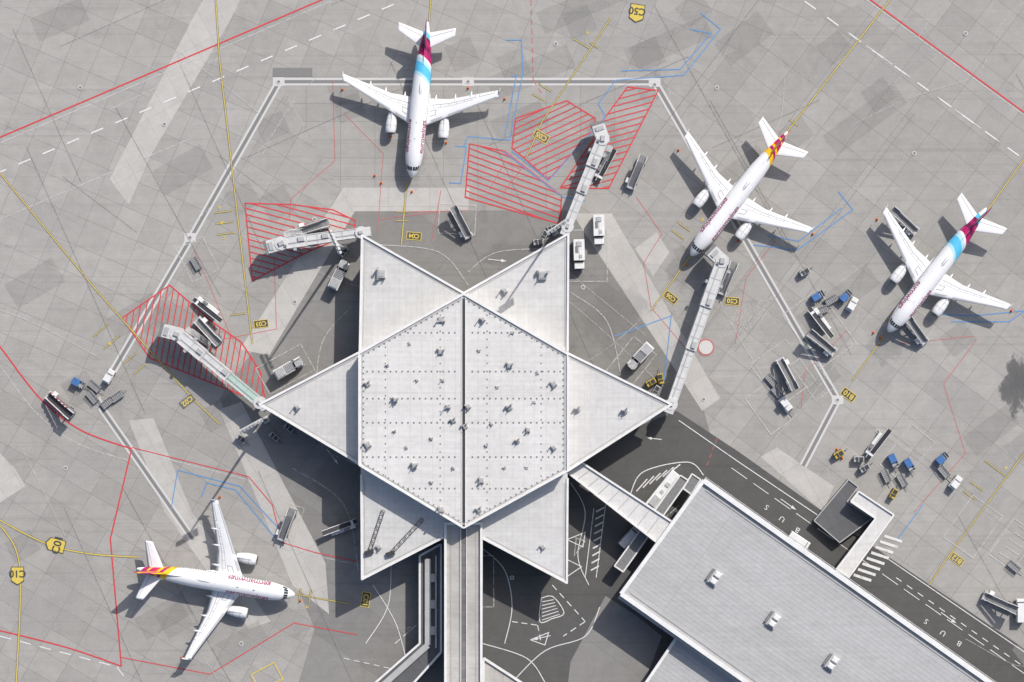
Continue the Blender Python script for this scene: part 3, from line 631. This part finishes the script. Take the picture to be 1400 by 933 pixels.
def plane(nose,tail,skin,text,label,gp):
    A=P(*nose,4.0);B_=P(*tail,4.0); rz=math.atan2(A.y-B_.y,A.x-B_.x); k=(A-B_).length/33.84
    E=empty('passenger_airplane',label,'airplane',gp); E.location=(A.x,A.y,0.05); E.rotation_euler=(0,0,rz); E.scale=(k,k,1)
    b=MB(); n=28; b.loft([[fpt(x,2*math.pi*i/n,0) for i in range(n)] for x,_,_ in FS]); fus=b.build('fuselage',[skin],parent=E)
    b=MB(); b.loft([[(x,math.sin(t*math.pi/8)*r,2.5+math.cos(t*math.pi/8)*h_) for t in range(16)] for x,r,h_ in ((-9.5,.6,.4),(-11.5,1.9,.9),(-14,2.2,1.05),(-18,2.2,1.05),(-20,1.8,.9),(-21.8,.6,.4))]); b.build('belly_fairing',['awhite'],parent=E)
    for sg in (1,-1):
        ys=[1.2,1.98,4,6.4,9,12,15,16.6,17.0]
        b=MB(); b.loft([airfoil(y,sg,wpt) for y in ys]); w=b.build('wing',['awhite'],parent=E)
        b=MB()
        def sl(y0,f0,y1,f1,wd=.1):
            p=Vector(wpt(y0,f0,sg,True,.02));q=Vector(wpt(y1,f1,sg,True,.02)); d_=(q-p).normalized(); nn=Vector((-d_.y,d_.x,0))*wd/2
            b.add([p+nn,p-nn,q-nn,q+nn],[(0,1,2,3)] if nn.cross(d_).z<0 else [(0,1,2,3)])
        for y0,y1 in ((2.6,4),(4,5.2),(6.4,9),(9,12),(12,15),(15,16.4)):
            sl(y0,.13,y1,.13,.09)
        for y0,y1 in ((2.2,4),(4,6.4),(6.4,9),(9,12)): sl(y0,.74,y1,.74,.12)
        for y0,y1 in ((3,4),(4,6.4),(6.4,9),(9,11.5)): sl(y0,.60,y1,.60,.07)
        sl(12.8,.72,15,.72,.09); sl(15,.72,16,.72,.09)
        for y_ in (12,12.8,16): sl(y_,.72,y_+.01,.97)
        for y_ in (3,4.6,6.4,8.0,9.6,11.2): sl(y_,.60,y_+.01,.74,.08)
        for y_ in (6.4,9.2,12,14.6): sl(y_,.02,y_+.01,.13,.08)
        sl(2.4,.30,3.6,.32,.13); sl(3.6,.32,3.7,.52,.13); sl(2.3,.50,3.7,.52,.13)
        b.build('wing_panel_seam',['seam'],parent=w,fix=False)
        b=MB()
        for y0,y1 in ((6.4,9.1),(9.3,11.9),(12.1,14.5),(14.7,16.5),(2.9,5.0)):
            m=4; vs=[]
            for i in range(m+1):
                y=y0+(y1-y0)*i/m
                for f in (0,.02,.06,.11): vs.append(wpt(y,f,sg,True,.012))
            b.add(vs,[(i*4+j,i*4+j+1,i*4+j+5,i*4+j+4) for i in range(m) for j in range(3)],0,True)
        b.build('leading_edge_slat',['agrey'],parent=w,fix=False)
        for y_ in (3.4,7.6,11.0): 
            b=MB(); p=wpt(y_,1,sg); b.loft([[(p[0]+dx,p[1]+math.sin(t*math.pi/4)*r,p[2]-.15+math.cos(t*math.pi/4)*r*1.3) for t in range(8)] for dx,r in ((1.6,.08),(.8,.24),(0,.24),(-.9,.05))])
            b.build('flap_track_fairing',['awhite'],parent=w)
        b=MB(); p=wpt(17.0,0,sg); b.add([(p[0]+.1,p[1],p[2]-.5),(p[0]-1.7,p[1],p[2]-.5),(p[0]-1.9,p[1]+sg*.05,p[2]+.75),(p[0]-.9,p[1]+sg*.05,p[2]+.75),(p[0]+.1,p[1]+sg*.08,p[2]-.5),(p[0]-1.7,p[1]+sg*.08,p[2]-.5),(p[0]-1.9,p[1]+sg*.13,p[2]+.75),(p[0]-.9,p[1]+sg*.13,p[2]+.75)],[(0,1,2,3),(4,7,6,5),(0,3,7,4),(1,5,6,2),(3,2,6,7),(0,4,5,1)])
        b.build('wingtip_fence',['awhite'],parent=w)
        ey=sg*5.75; ez=2.05; prof=[(-9.25,.92),(-9.45,1.06),(-10.2,1.19),(-11.4,1.2),(-12.6,1.06),(-13.7,.78)]
        ring=lambda x,r:[(x,ey+math.sin(2*math.pi*i/24)*r,ez+math.cos(2*math.pi*i/24)*r) for i in range(24)]
        b=MB(); b.loft([ring(x,r) for x,r in prof],cap=False); b.loft([ring(-9.25,.92),ring(-9.7,.88),ring(-10.3,.86)],cap=False,mi=1); b.loft([ring(-9.24,.925),ring(-9.2,.98),ring(-9.46,1.075)],cap=False,mi=2); b.add(ring(-13.7,.78),[list(range(24))],1)
        b.loft([ring(-13.6,.5),ring(-14.6,.42)],mi=2)
        for xx in (-10.9,-12.4): b.loft([ring(xx,1.21 if xx>-11 else 1.10),ring(xx-.07,1.21 if xx>-11 else 1.09)],cap=False,mi=3)
        en=b.build('engine',['awhite','vdark','metal','seam'],parent=E,fix=False)
        b=MB(); b.add(ring(-10.3,.86),[list(range(24))],0); b.cyl((-10.3,ey,ez),(-9.8,ey,ez),.28,.04,n=12,mi=1); b.build('engine_fan',['vdark','vmid'],parent=en,fix=False)
        b=MB(); b.loft([[(-13.7,ey-.18,ez+.7),(-13.7,ey+.18,ez+.7),(-13.7,ey+.12,ez+1.15),(-13.7,ey-.12,ez+1.15)],[(-10.4,ey-.18,ez+1.0),(-10.4,ey+.18,ez+1.0),(-10.4,ey+.06,ez+1.3),(-10.4,ey-.06,ez+1.3)]],sm=False); b.build('pylon',['agrey'],parent=en)
        b=MB(); b.loft([airfoil(y,sg,hpt) for y in (.2,.8,3,5.8,6.22)]); hs=b.build('tailplane',['awhite'],parent=E)
        b=MB()
        p=Vector(hpt(.9,.7,sg,True,.02));q=Vector(hpt(5.9,.7,sg,True,.02)); b.add([p,p+Vector((-.1,0,0)),q+Vector((-.1,0,0)),q],[(0,1,2,3)]); b.build('elevator_seam',['seam'],parent=hs,fix=False)
        vs,fs,tw,thh=textmesh(text,.015)
        L=9.2 if text[0]=='g' else 7.2; kk=L/tw; bm=bmesh.new(); bv=[bm.verts.new((v.x*kk,v.y*kk*1.1,0)) for v in vs]
        for f in fs:
            try: bm.faces.new([bv[i] for i in f])
            except Exception: pass
        for yv in [-1.05+.15*i for i in range(15)]:
            bmesh.ops.bisect_plane(bm,geom=bm.verts[:]+bm.edges[:]+bm.faces[:],plane_co=(0,yv,0),plane_no=(0,1,0))
        bm.verts.index_update(); b=MB(); x0=-5.3-L/2; th0=.95
        b.add([fpt(x0-sg*v.co.x,sg*(th0-v.co.y/2.0),.02) for v in bm.verts],[[v.index for v in f.verts] for f in bm.faces]); bm.free()
        b.build('airline_lettering',['berry'],parent=fus,fix=False)
        b=MB(); x=-6.2
        while x>-26:
            if abs(x+15)>.1:
                b.add([fpt(x+dx*.15,sg*(1.36+dt*.08),.02) for dx,dt in ((-1,-1),(1,-1),(1,1),(-1,1))],[(0,1,2,3)])
            x-=.53
        b.build('cabin_window_row',['glass'],parent=fus,fix=False)
        for x_ in (-4.9,-27.2,-14.2,-15.2):
            b=MB()
            w_=.42 if x_ in(-4.9,-27.2) else .28
            c=[(x_-w_,.95),(x_+w_,.95),(x_+w_,1.75),(x_-w_,1.75)]
            for i in range(4):
                a_,b2=c[i],c[(i+1)%4]; e_=.035
                if a_[0]==b2[0]: qd=[(a_[0]-e_,a_[1]),(a_[0]+e_,a_[1]),(a_[0]+e_,b2[1]),(a_[0]-e_,b2[1])]
                else: qd=[(a_[0],a_[1]-.02),(b2[0],a_[1]-.02),(b2[0],a_[1]+.02),(a_[0],a_[1]+.02)]
                b.add([fpt(px_,sg*t_,.022) for px_,t_ in qd],[(0,1,2,3)])
            b.build('door',['seam'],parent=fus,fix=False)
        for (xa,xb,t0,t1) in ((-1.45,-2.25,.06,.42),(-1.5,-2.35,.48,.85),(-1.75,-2.7,.91,1.25)):
            b=MB()
            m=4; vs2=[]
            for i in range(m+1):
                for j in range(m+1): 
                    x_=xa+(xb-xa)*i/m; t_=t0+(t1-t0)*j/m; vs2.append(fpt(x_,sg*t_,.02))
            b.add(vs2,[(i*(m+1)+j,i*(m+1)+j+1,(i+1)*(m+1)+j+1,(i+1)*(m+1)+j) for i in range(m) for j in range(m)],0,True)
            b.build('cockpit_window',['glass'],parent=fus,fix=False)
        b=MB(); 
        for dx in (-.45,.45): b.cyl((-16.9+0,sg*3.8+dx-.18,.55),(-16.9,sg*3.8+dx+.18,.55),.55,n=16)
        b.cyl((-16.9,sg*3.8,.55),(-16.9,sg*3.6,2.6),.14); b.build('landing_gear',['vdark'],parent=E)
    b=MB(); 
    for dy in (-.25,.25): b.cyl((-5,dy-.11,.38),(-5,dy+.11,.38),.38,n=14)
    b.cyl((-5,0,.4),(-5,0,2.3),.1); b.build('landing_gear',['vdark'],parent=E)
    b=MB(); F=[1,.8,.6,.4,.2,.08,0]
    b.loft([[vpt(z,f,1) for f in F]+[vpt(z,f,-1) for f in F[::-1][1:-1]] for z in (5.2,7,9,11,11.75)])
    b.loft([[(-23.5,0,5.75),(-23.6,-.05,5.7),(-23.6,.05,5.7)],[(-28.2,0,6.6),(-28.2,-.14,5.5),(-28.2,.14,5.5)]])
    fin=b.build('tail_fin',[skin],parent=E)
    b=MB()
    for x_,h_ in ((-8.5,.35),(-12,.3),(-19,.3)): b.box(x_,0,5.88+h_/2,.5,.05,h_,0,tx=.5)
    b.loft([[(-17.6,0,5.85),(-17.6,-.02,5.85),(-17.6,.02,5.85)],[(-18.4,0,6.2),(-18.4,-.35,5.82),(-18.4,.35,5.82)],[(-20,0,6.15),(-20,-.35,5.8),(-20,.35,5.8)],[(-21,0,5.85),(-21,-.02,5.8),(-21,.02,5.8)]])
    b.build('roof_antenna',['awhite'],parent=fus)
    return E
gp='parked airliners around the star terminal'
plane((563,243),(585,31),'eu','eurowings','white twin-engine airliner with blue and berry tail, nose toward terminal',gp)
plane((945,350),(1076,181),'gw','germanwings','white twin-engine airliner with yellow and berry tail at jet bridge',gp)
plane((1215,454),(1347,285),'eu','eurowings','white twin-engine airliner with blue and berry tail beside boarding stairs',gp)
plane((403,814),(188,777),'gw','germanwings','white twin-engine airliner with yellow and berry tail parked alone',gp)
# ---------------------------------------------------------------- jet bridges
def jetbridge(a,c,cabang,label,green=False):
    A=P(*a,6);B_=P(*c,6); d_=B_-A; L=d_.length; rz=math.atan2(d_.y,d_.x)
    E=empty('jet_bridge',label,'jet bridge','jet bridges of the star terminal'); E.location=(A.x,A.y,0); E.rotation_euler=(0,0,rz)
    b=MB(); b.cyl((0,0,0),(0,0,4),.5,n=16); b.cyl((0,0,3.6),(0,0,6.5),1.35,n=12,sm=False); b.box(-.9,0,5.0,2.2,2.0,2.8,0); b.box(.1,0,6.7,.9,.6,.4,1); b.build('rotunda',['jb','jbrib'],parent=E)
    secs=[(1.0,.42*L,2.05,6.1),(.38*L,.72*L,2.35,6.4),(.68*L,L-1.0,2.65,6.7)]
    for i,(x0,x1,w,zt) in enumerate(secs):
        b=MB(); zb=3.5-i*.1; b.box((x0+x1)/2,0,(zb+zt)/2,x1-x0,w,zt-zb,2 if (green and i==0) else 0)
        n_=int((x1-x0)/2.4)
        for k_ in range(n_+1): b.box(x0+(x1-x0)*k_/n_,0,zt+.02,.12,w+.06,.08,1)
        for s_ in (-1,1): b.box((x0+x1)/2,s_*(w/2-.08),zt+.05,x1-x0,.16,.16,0)
        b.box((x0+x1)/2,.25,zt+.08,(x1-x0)*.9,.22,.1,1)
        if i: b.box(x0+1.2,-.3,zt+.2,1.4,.9,.4,1)
        b.build('tunnel_section',['jb','jbrib','green'],parent=E)
    b=MB(); b.cyl((L,0,3.2),(L,0,6.85),1.55,n=8,sm=False); 
    ca=cabang; dx,dy=math.cos(ca),math.sin(ca)
    b.box(L+dx*1.7,dy*1.7,4.95,2.8,2.8,3.5,0,rz=ca); b.box(L+dx*2.3,dy*2.3,6.8,.9,1.8,.3,1,rz=ca); b.box(L,0,7.05,1.2,.9,.4,1,rz=.3); b.box(L-.8,.7,6.95,.5,.5,.4,2)
    cab=b.build('cab',['jb','jbrib','vmid'],parent=E)
    b=MB(); b.box(L+dx*3.4,dy*3.4,4.9,.8,3.0,3.4,0,rz=ca); b.box(L+dx*3.4,dy*3.4,6.65,.7,3.1,.09,0,rz=ca); b.build('bellows_canopy',['vmid'],parent=cab)
    b=MB(); xd=.84*L
    for s_ in (-1,1): b.box(xd,s_*1.7,2.4,.5,.4,4.6,0); b.box(xd,s_*1.7,6.7,.7,.5,.4,0)
    b.box(xd,0,1.2,1.0,4.2,.5,0); b.box(xd,0,3.0,.6,3.8,.3,0)
    for s_ in (-1,1): b.cyl((xd,s_*1.5-.25,.6),(xd,s_*1.5+.25,.6),.6,n=16,mi=1)
    b.build('drive_column',['vgrey','vdark'],parent=E)
    b=MB()
    for k_ in range(14): b.box(L-1.8-k_*.35,-2.3,3.4-k_*.24,.32,.9,.06,0)
    for s_ in (-.5,.5): b.beam((L-1.6,-2.3+s_,4.3),(L-6.5,-2.3+s_,1.0),.06,.08,1); b.beam((L-1.6,-2.3+s_,3.5),(L-6.5,-2.3+s_,.1),.1,.18,1)
    b.box(L-1.2,-2.1,3.5,1.4,1.2,.1,0); b.build('service_stair',['vgrey','jb'],parent=E)
    return E
jetbridge((494,318),(385,333),math.radians(8),'white telescopic jet bridge parked over red hatching')
jetbridge((355,551),(242,457),math.radians(25),'white telescopic jet bridge with green glass section over red hatching',True)
jetbridge((776,310),(824,190),math.radians(40),'white telescopic jet bridge standing beside red hatching')
jetbridge((918,553),(987,357),math.radians(65),'long white jet bridge docked to an airliner')
# ---------------------------------------------------------------- masts
def mast(px,py,h,ang):
    E=empty('floodlight_mast','tall white floodlight mast with a bar of lamps beside terminal','light mast','floodlight masts'); E.location=P(px,py,0); E.rotation_euler=(0,0,ang)
    b=MB(); b.cyl((0,0,0),(0,0,h),.38,.16,n=12); b.box(0,0,.3,1.4,1.4,.6); b.build('pole',['jb'],parent=E)
    b=MB(); b.box(0,0,h,5.2,.25,.3); b.box(0,0,h-1.2,3.6,.22,.25); b.box(0,.0,h-.6,.25,.25,1.4)
    b.build('crossbar',['jb'],parent=E)
    q=None
    for (x,z) in [(-2.4+i*.8,h+.25) for i in range(7)]+[(-1.4+i*.95,h-1.0) for i in range(4)]:
        if q is None: b=MB(); b.box(0,0,0,.55,.5,.5,0,rx=.5); q=b.build('floodlight',['vgrey'],parent=E); o=q
        else: o=q.copy(); link(o); o.parent=E
        o.location=(x,-.35,z)
mast(364,574,30,.5); mast(471,340,30,2.0); mast(758,318,30,.6)
# ---------------------------------------------------------------- vehicles
PROTO={}
def wheels(E,xs,yw,r=.42,w=.28):
    b=MB(); b.cyl((0,-w/2,0),(0,w/2,0),r,n=16); b.cyl((0,-w/2-.01,0),(0,w/2+.01,0),r*.5,n=10,mi=1)
    o=None
    for x in xs:
        for s_ in (-1,1):
            if o is None: o=b.build('wheel',['vdark','vgrey'],parent=E); q=o
            else: q=o.copy(); link(q); q.parent=E
            q.location=(x,s_*yw,r)
def mk(kind):
    info={'stairs':('passenger_stairs','boarding stairs','grey mobile boarding stairs with dark steps and white rails','mobile boarding stairs'),
     'belt':('belt_loader','belt loader','white belt loader with dark conveyor belt','belt loaders'),
     'truck':('box_truck','truck','white box truck parked on the apron','apron trucks'),'hilift':('catering_truck','truck','white high-lift truck with grey box body and dark gear','apron trucks'),
     'bus':('airport_bus','bus','long white apron bus on the service road',None),'van':('delivery_van','van','white van on the service road','vans'),
     'tug':('baggage_tractor','tractor','small white baggage tractor with dark seat','baggage tractors'),'cartb':('baggage_cart','cart','baggage cart with blue canvas cover','baggage carts'),
     'cartg':('baggage_cart','cart','empty grey flatbed baggage cart with rails','baggage carts'),'gpu':('ground_power_unit','ground equipment','grey ground power unit trailer','ground power units'),
     'gpuy':('ground_power_unit','ground equipment','yellow ground power unit trailer','ground power units'),'cone':('traffic_cone','cone','orange and white traffic cone on apron','traffic cones'),
     'redstairs':('passenger_stairs','boarding stairs','dark boarding stairs with red and white edging','mobile boarding stairs')}[kind]
    E=empty(info[0],info[2],info[1],info[3])
    if kind in('stairs','redstairs'):
        b=MB(); b.box(0,0,.75,7.4,1.9,.5,0); b.box(-3.2,0,1.0,1.0,2.2,.4,1); b.build('chassis',['vmid','vgrey'],parent=E,bevel=.03)
        b=MB()
        for i in range(16): b.box(-3.4+i*.36,0,1.05+i*.165,.34,1.25,.07,0)
        b.box(3.0,0,3.62,1.7,1.7,.1,0); b.build('steps',['vdark' if kind=='redstairs' else 'vmid'],parent=E)
        for s_ in(-1,1):
            b=MB(); b.beam((-3.5,s_*.78,1.5),(2.2,s_*.78,4.1),.14,.65,0); b.box(3.0,s_*.85,4.1,1.7,.12,.9,0)
            if kind=='redstairs':
                for i in range(6): b.beam((-3.2+i*1,s_*.86,1.75+i*.456),(-2.7+i*1,s_*.86,1.98+i*.456),.1,.7,1)
            b.build('handrail',['vwhite','vred'],parent=E)
        b=MB(); b.box(-2.2,1.2 ,1.3,1.3,.8,1.0,0,tx=.8); b.build('driver_cab',['vwhite'],parent=E,bevel=.05)
        b=MB(); b.beam((2.4,.6,.9),(2.6,.6,3.5),.15,.15); b.beam((2.4,-.6,.9),(2.6,-.6,3.5),.15,.15); b.beam((0,0,1),(1.6,0,3.0),.2,.2); b.build('lifting_strut',['vgrey'],parent=E)
        wheels(E,(-2.4,2.4),.95)
    elif kind=='belt':
        b=MB(); b.box(-.4,0,.75,5.6,1.9,.6,0); b.box(-2.5,.0,1.05,1.0,1.9,.5,0); b.build('chassis',['vwhite'],parent=E,bevel=.05)
        b=MB(); b.beam((-3.8,-.35,.9),(4.0,-.35,2.5),.95,.25,0); b.build('conveyor_belt',['vdark'],parent=E)
        b=MB()
        for s_ in (-.9,.2): b.beam((-3.8,s_,1.05),(4.0,s_,2.65),.12,.28,0)
        b.beam((1.2,-.35,1),(2.2,-.35,2.0),.4,.2,0); b.build('belt_frame',['vwhite'],parent=E)
        b=MB(); b.box(-1.2,.62,1.5,1.1,.6,1.0,0); b.build('driver_seat',['vmid'],parent=E,bevel=.05); wheels(E,(-2.0,1.8),.92)
    elif kind in('truck','hilift'):
        b=MB(); b.box(0,0,.8,6.6,2.0,.4,0); b.build('chassis',['vdark'],parent=E)
        b=MB(); b.box(2.5,0,1.65,1.7,2.3,1.7,0,tx=.82,ty=.93); b.build('cab',['vwhite'],parent=E,bevel=.1)
        b=MB(); b.box(3.27,0,1.95,.1,1.9,.7,0,ry=-.17); b.box(2.5,0,2.1,.9,2.24,.5,0); b.build('windshield',['glass'],parent=E)
        b=MB()
        if kind=='truck': b.box(-.9,0,2.15,4.6,2.4,2.3,0); b.box(-.9,0,3.34,4.3,.1,.08,1); b.box(-2.2,0,3.4,1.0,1.2,.2,1); b.box(.5,.3,3.38,.7,.7,.15,1); b.box(-1.0,-.5,3.36,1.5,.6,.12,2)
        else:
            b.box(-1.0,0,2.3,4.4,2.3,1.9,0); b.box(-1.9,0,3.4,2.0,1.9,.35,1)
            for i in range(6): b.box(-.6+i*.35,0,3.35,.12,2.0,.2,2)
        b.build('cargo_box',['vwhite','vgrey','vmid'],parent=E,bevel=.05)
        if kind=='hilift':
            b=MB(); b.beam((1.0,.7,3.3),(3.4,.7,3.3),.1,.4); b.beam((1.0,-.7,3.3),(3.4,-.7,3.3),.1,.4); b.box(2.6,0,3.1,1.8,1.5,.08); b.build('loading_platform',['vgrey'],parent=E)
        wheels(E,(-1.9,2.3),1.0,.48)
    elif kind=='bus':
        b=MB(); b.box(0,0,1.75,10.5,2.6,2.7,0); b.build('body',['vwhite'],parent=E,bevel=.15)
        b=MB(); b.box(5.22,0,1.9,.12,2.2,1.3,0); b.box(0,1.27,2.0,9.6,.12,.9,0); b.box(0,-1.27,2.0,9.6,.12,.9,0); b.build('window',['glass'],parent=E)
        b=MB(); b.box(-2.5,0,3.25,2.4,1.6,.35,0); b.box(2.0,0,3.2,1.0,1.0,.2,0); b.box(0,0,3.15,.8,.8,.12,0); b.build('roof_unit',['vgrey'],parent=E,bevel=.05); wheels(E,(-3.2,3.2),1.12,.5)
    elif kind=='van':
        b=MB(); b.box(-.4,0,1.3,4.2,2.0,1.9,0,ty=.9); b.box(2.0,0,.95,1.2,1.9,1.0,0,tx=.8,ty=.92); b.build('body',['vwhite'],parent=E,bevel=.12)
        b=MB(); b.box(1.72,0,1.75,.5,1.6,.75,0,tx=.3,ty=.9); b.box(1.1,0,1.8,.9,1.92,.45,0); b.build('windshield',['glass'],parent=E); wheels(E,(-1.6,1.7),.9,.36)
    elif kind=='tug':
        b=MB(); b.box(0,0,.75,3.2,1.6,.6,0); b.box(1.1,0,1.15,1.0,1.4,.3,0); b.build('body',['vwhite'],parent=E,bevel=.08)
        b=MB(); b.box(-.4,0,2.05,1.5,1.5,.1,0)
        for s_ in (-.65,.65):
            for x in (-1.0,.25): b.box(x,s_,1.5,.08,.08,1.0,0)
        b.build('canopy',['vwhite'],parent=E); b=MB(); b.box(-.5,0,1.2,.8,1.2,.4,0); b.box(.32,0,1.6,.05,1.2,.7,1); b.build('seat',['vdark','glass'],parent=E); wheels(E,(-1.0,1.0),.75,.36)
    elif kind in('cartb','cartg'):
        b=MB(); b.box(0,0,.55,2.9,1.5,.16,0); b.beam((1.45,0,.5),(2.6,0,.4),.1,.1,0); b.build('cart_bed',['vmid'],parent=E)
        b=MB()
        if kind=='cartb':
            b.box(-.5,0,1.75,1.7,1.45,.1,0); b.box(0,.7,1.2,2.6,.05,1.0,0); b.box(-1.35,0,1.2,.06,1.4,1.1,0); b.box(1.35,0,1.3,.06,1.4,1.3,1); b.box(.9,0,1.85,.12,1.5,.06,1); b.box(.6,0,.9,1.2,1.2,.5,1)
            b.build('canvas_cover',['vblue','vgrey'],parent=E)
        else:
            for s_ in(-.7,.7): b.box(0,s_,1.1,2.8,.07,.07,0); b.box(0,s_,.85,2.8,.05,.05,0)
            for x in(-1.38,0,1.38):
                for s_ in(-.7,.7): b.box(x,s_,.85,.07,.07,.6,0)
            for i in range(6): b.box(-1.1+i*.44,0,.68,.1,1.2,.08,0)
            b.build('rail',['vgrey'],parent=E)
        wheels(E,(-1.0,1.0),.65,.25,.15)
    elif kind in('gpu','gpuy'):
        m='vyel' if kind=='gpuy' else 'vgrey'
        b=MB(); b.box(0,0,1.0,2.2,1.2,1.1,0); b.box(.5,0,1.65,.8,.9,.2,1); b.box(-.4,0,1.6,.5,1.0,.1,1); b.cyl((-.7,.3,1.5),(-.7,.3,1.9),.12,mi=1); b.build('housing',[m,'vdark'],parent=E,bevel=.06)
        b=MB(); b.beam((1.2,0,.5),(2.3,0,.35),.1,.1); b.build('tow_bar',['vdark'],parent=E); wheels(E,(-.7,.7),.6,.28,.18)
    elif kind=='cone':
        b=MB(); b.box(0,0,.03,.5,.5,.06,0); b.cyl((0,0,.06),(0,0,.8),.2,.04,n=12,mi=0); b.cyl((0,0,.35),(0,0,.5),.135,.10,n=12,mi=1); b.build('cone_body',['orange','vwhite'],parent=E)
    return E
def V(kind,x0,y0,x1,y1,fit=True,label=None):
    if kind not in PROTO: PROTO[kind]=mk(kind); E=PROTO[kind]
    else: E=copy_tree(PROTO[kind])
    A=P(x0,y0,1);B_=P(x1,y1,1); c=(A+B_)/2; E.location=(c.x,c.y,.09); E.rotation_euler=(0,0,math.atan2(B_.y-A.y,B_.x-A.x))
    if label: E['label']=label
    return E
for a in ((1258,322,1213,285),(1262,465,1240,438),(1140,482,1106,456),(383,742,402,694),(268,436,302,470),(1345,814,1385,832),(860,262,880,212),(985,405,1003,358),(405,318,450,305),(1066,492,1084,530),(640,322,622,288)):
    V('stairs',*a)
V('redstairs',62,537,103,570)
V('belt',1108,420,1138,460); V('belt',1185,625,1212,588); V('belt',815,248,838,205); V('belt',272,412,298,432); V('belt',487,715,445,730)
V('truck',818,296,819,333); V('truck',791,330,792,366); V('hilift',375,515,415,492); V('hilift',890,470,860,503); V('hilift',452,402,476,352)
V('bus',888,692,920,652); V('van',1078,730,1106,748); V('van',848,748,872,722); V('van',1395,850,1395,820)
V('tug',1160,425,1170,408); V('tug',144,524,154,506,label='small white baggage tractor beside empty carts'); V('tug',1300,668,1313,652); V('tug',1068,545,1080,560)
for x,y,a,k in ((1118,405,30,'cartb'),(1137,410,30,'cartg'),(1156,405,45,'cartb'),(1124,424,20,'cartg'),(1221,630,-65,'cartb'),(1212,651,-65,'cartg'),(1243,636,-60,'cartb'),(1234,657,-60,'cartg'),(1288,627,40,'cartb'),(1291,645,-50,'cartg'),
  (107,524,-30,'cartb'),(126,543,-50,'cartg'),(146,551,40,'cartg'),(160,542,35,'cartg'),(129,528,-40,'cartg'),(1055,520,-50,'cartg'),(1063,537,-50,'cartg'),(1075,556,-50,'cartg'),(268,360,-60,'cartg'),(1387,775,-40,'cartg')):
    r=math.radians(a); V(k,x-5*math.cos(r),y+5*math.sin(r),x+5*math.cos(r),y-5*math.sin(r))
for x,y,a,k in ((755,312,20,'gpu'),(744,322,60,'gpu'),(736,331,10,'gpu'),(890,523,30,'gpuy'),(903,518,100,'gpuy'),(897,534,60,'gpu'),(1222,675,60,'gpuy'),(1147,621,30,'gpuy'),(1174,628,0,'gpu'),(470,345,50,'gpu'),(375,597,-40,'gpu'),(395,585,-40,'gpu'),(330,600,-40,'gpu'),(1100,372,30,'gpu'),(1182,640,30,'gpu')):
    r=math.radians(a); V(k,x-5*math.cos(r),y+5*math.sin(r),x+5*math.cos(r),y-5*math.sin(r))
for x,y in ((533,187),(521,250),(468,122),(690,135),(563,262),(610,195),(928,205),(1112,320),(940,362),(1200,300),(1384,425),(1205,462),(300,680),(248,900),(410,822),(512,240),(500,120),(640,120),(1145,615),(1152,627),(1195,455),(980,350),(1010,330)):
    V('cone',x-2,y,x+2,y)
# ---------------------------------------------------------------- light & camera
el=math.radians(44); az=math.atan2(.56,.83)
w=bpy.data.worlds.new("World"); sc.world=w; w.use_nodes=True; nt=w.node_tree
sky=nt.nodes.new('ShaderNodeTexSky'); sky.sky_type='NISHITA'; sky.sun_disc=False; sky.sun_elevation=el; sky.sun_rotation=az
sky.dust_density=2.5; sky.air_density=.9; sky.ozone_density=.8
nt.links.new(sky.outputs[0],nt.nodes['Background'].inputs[0]); nt.nodes['Background'].inputs[1].default_value=.13
ld=bpy.data.lights.new('sun','SUN'); ld.energy=4.0; ld.angle=math.radians(.5); ld.color=(1,.96,.91)
lo=link(bpy.data.objects.new('sun',ld)); dr=Vector((-math.sin(az)*math.cos(el),-math.cos(az)*math.cos(el),-math.sin(el))); lo.rotation_euler=dr.to_track_quat('-Z','Y').to_euler(); lo.location=(100,150,200)
cd=bpy.data.cameras.new('camera'); cd.sensor_width=36; cd.lens=36*H/(1400*S); cd.clip_end=12000; cd.clip_start=1
co=link(bpy.data.objects.new('camera',cd)); co.location=(0,0,H); sc.camera=co
sc.view_settings.view_transform='Standard'; sc.view_settings.look='None'; sc.view_settings.exposure=0
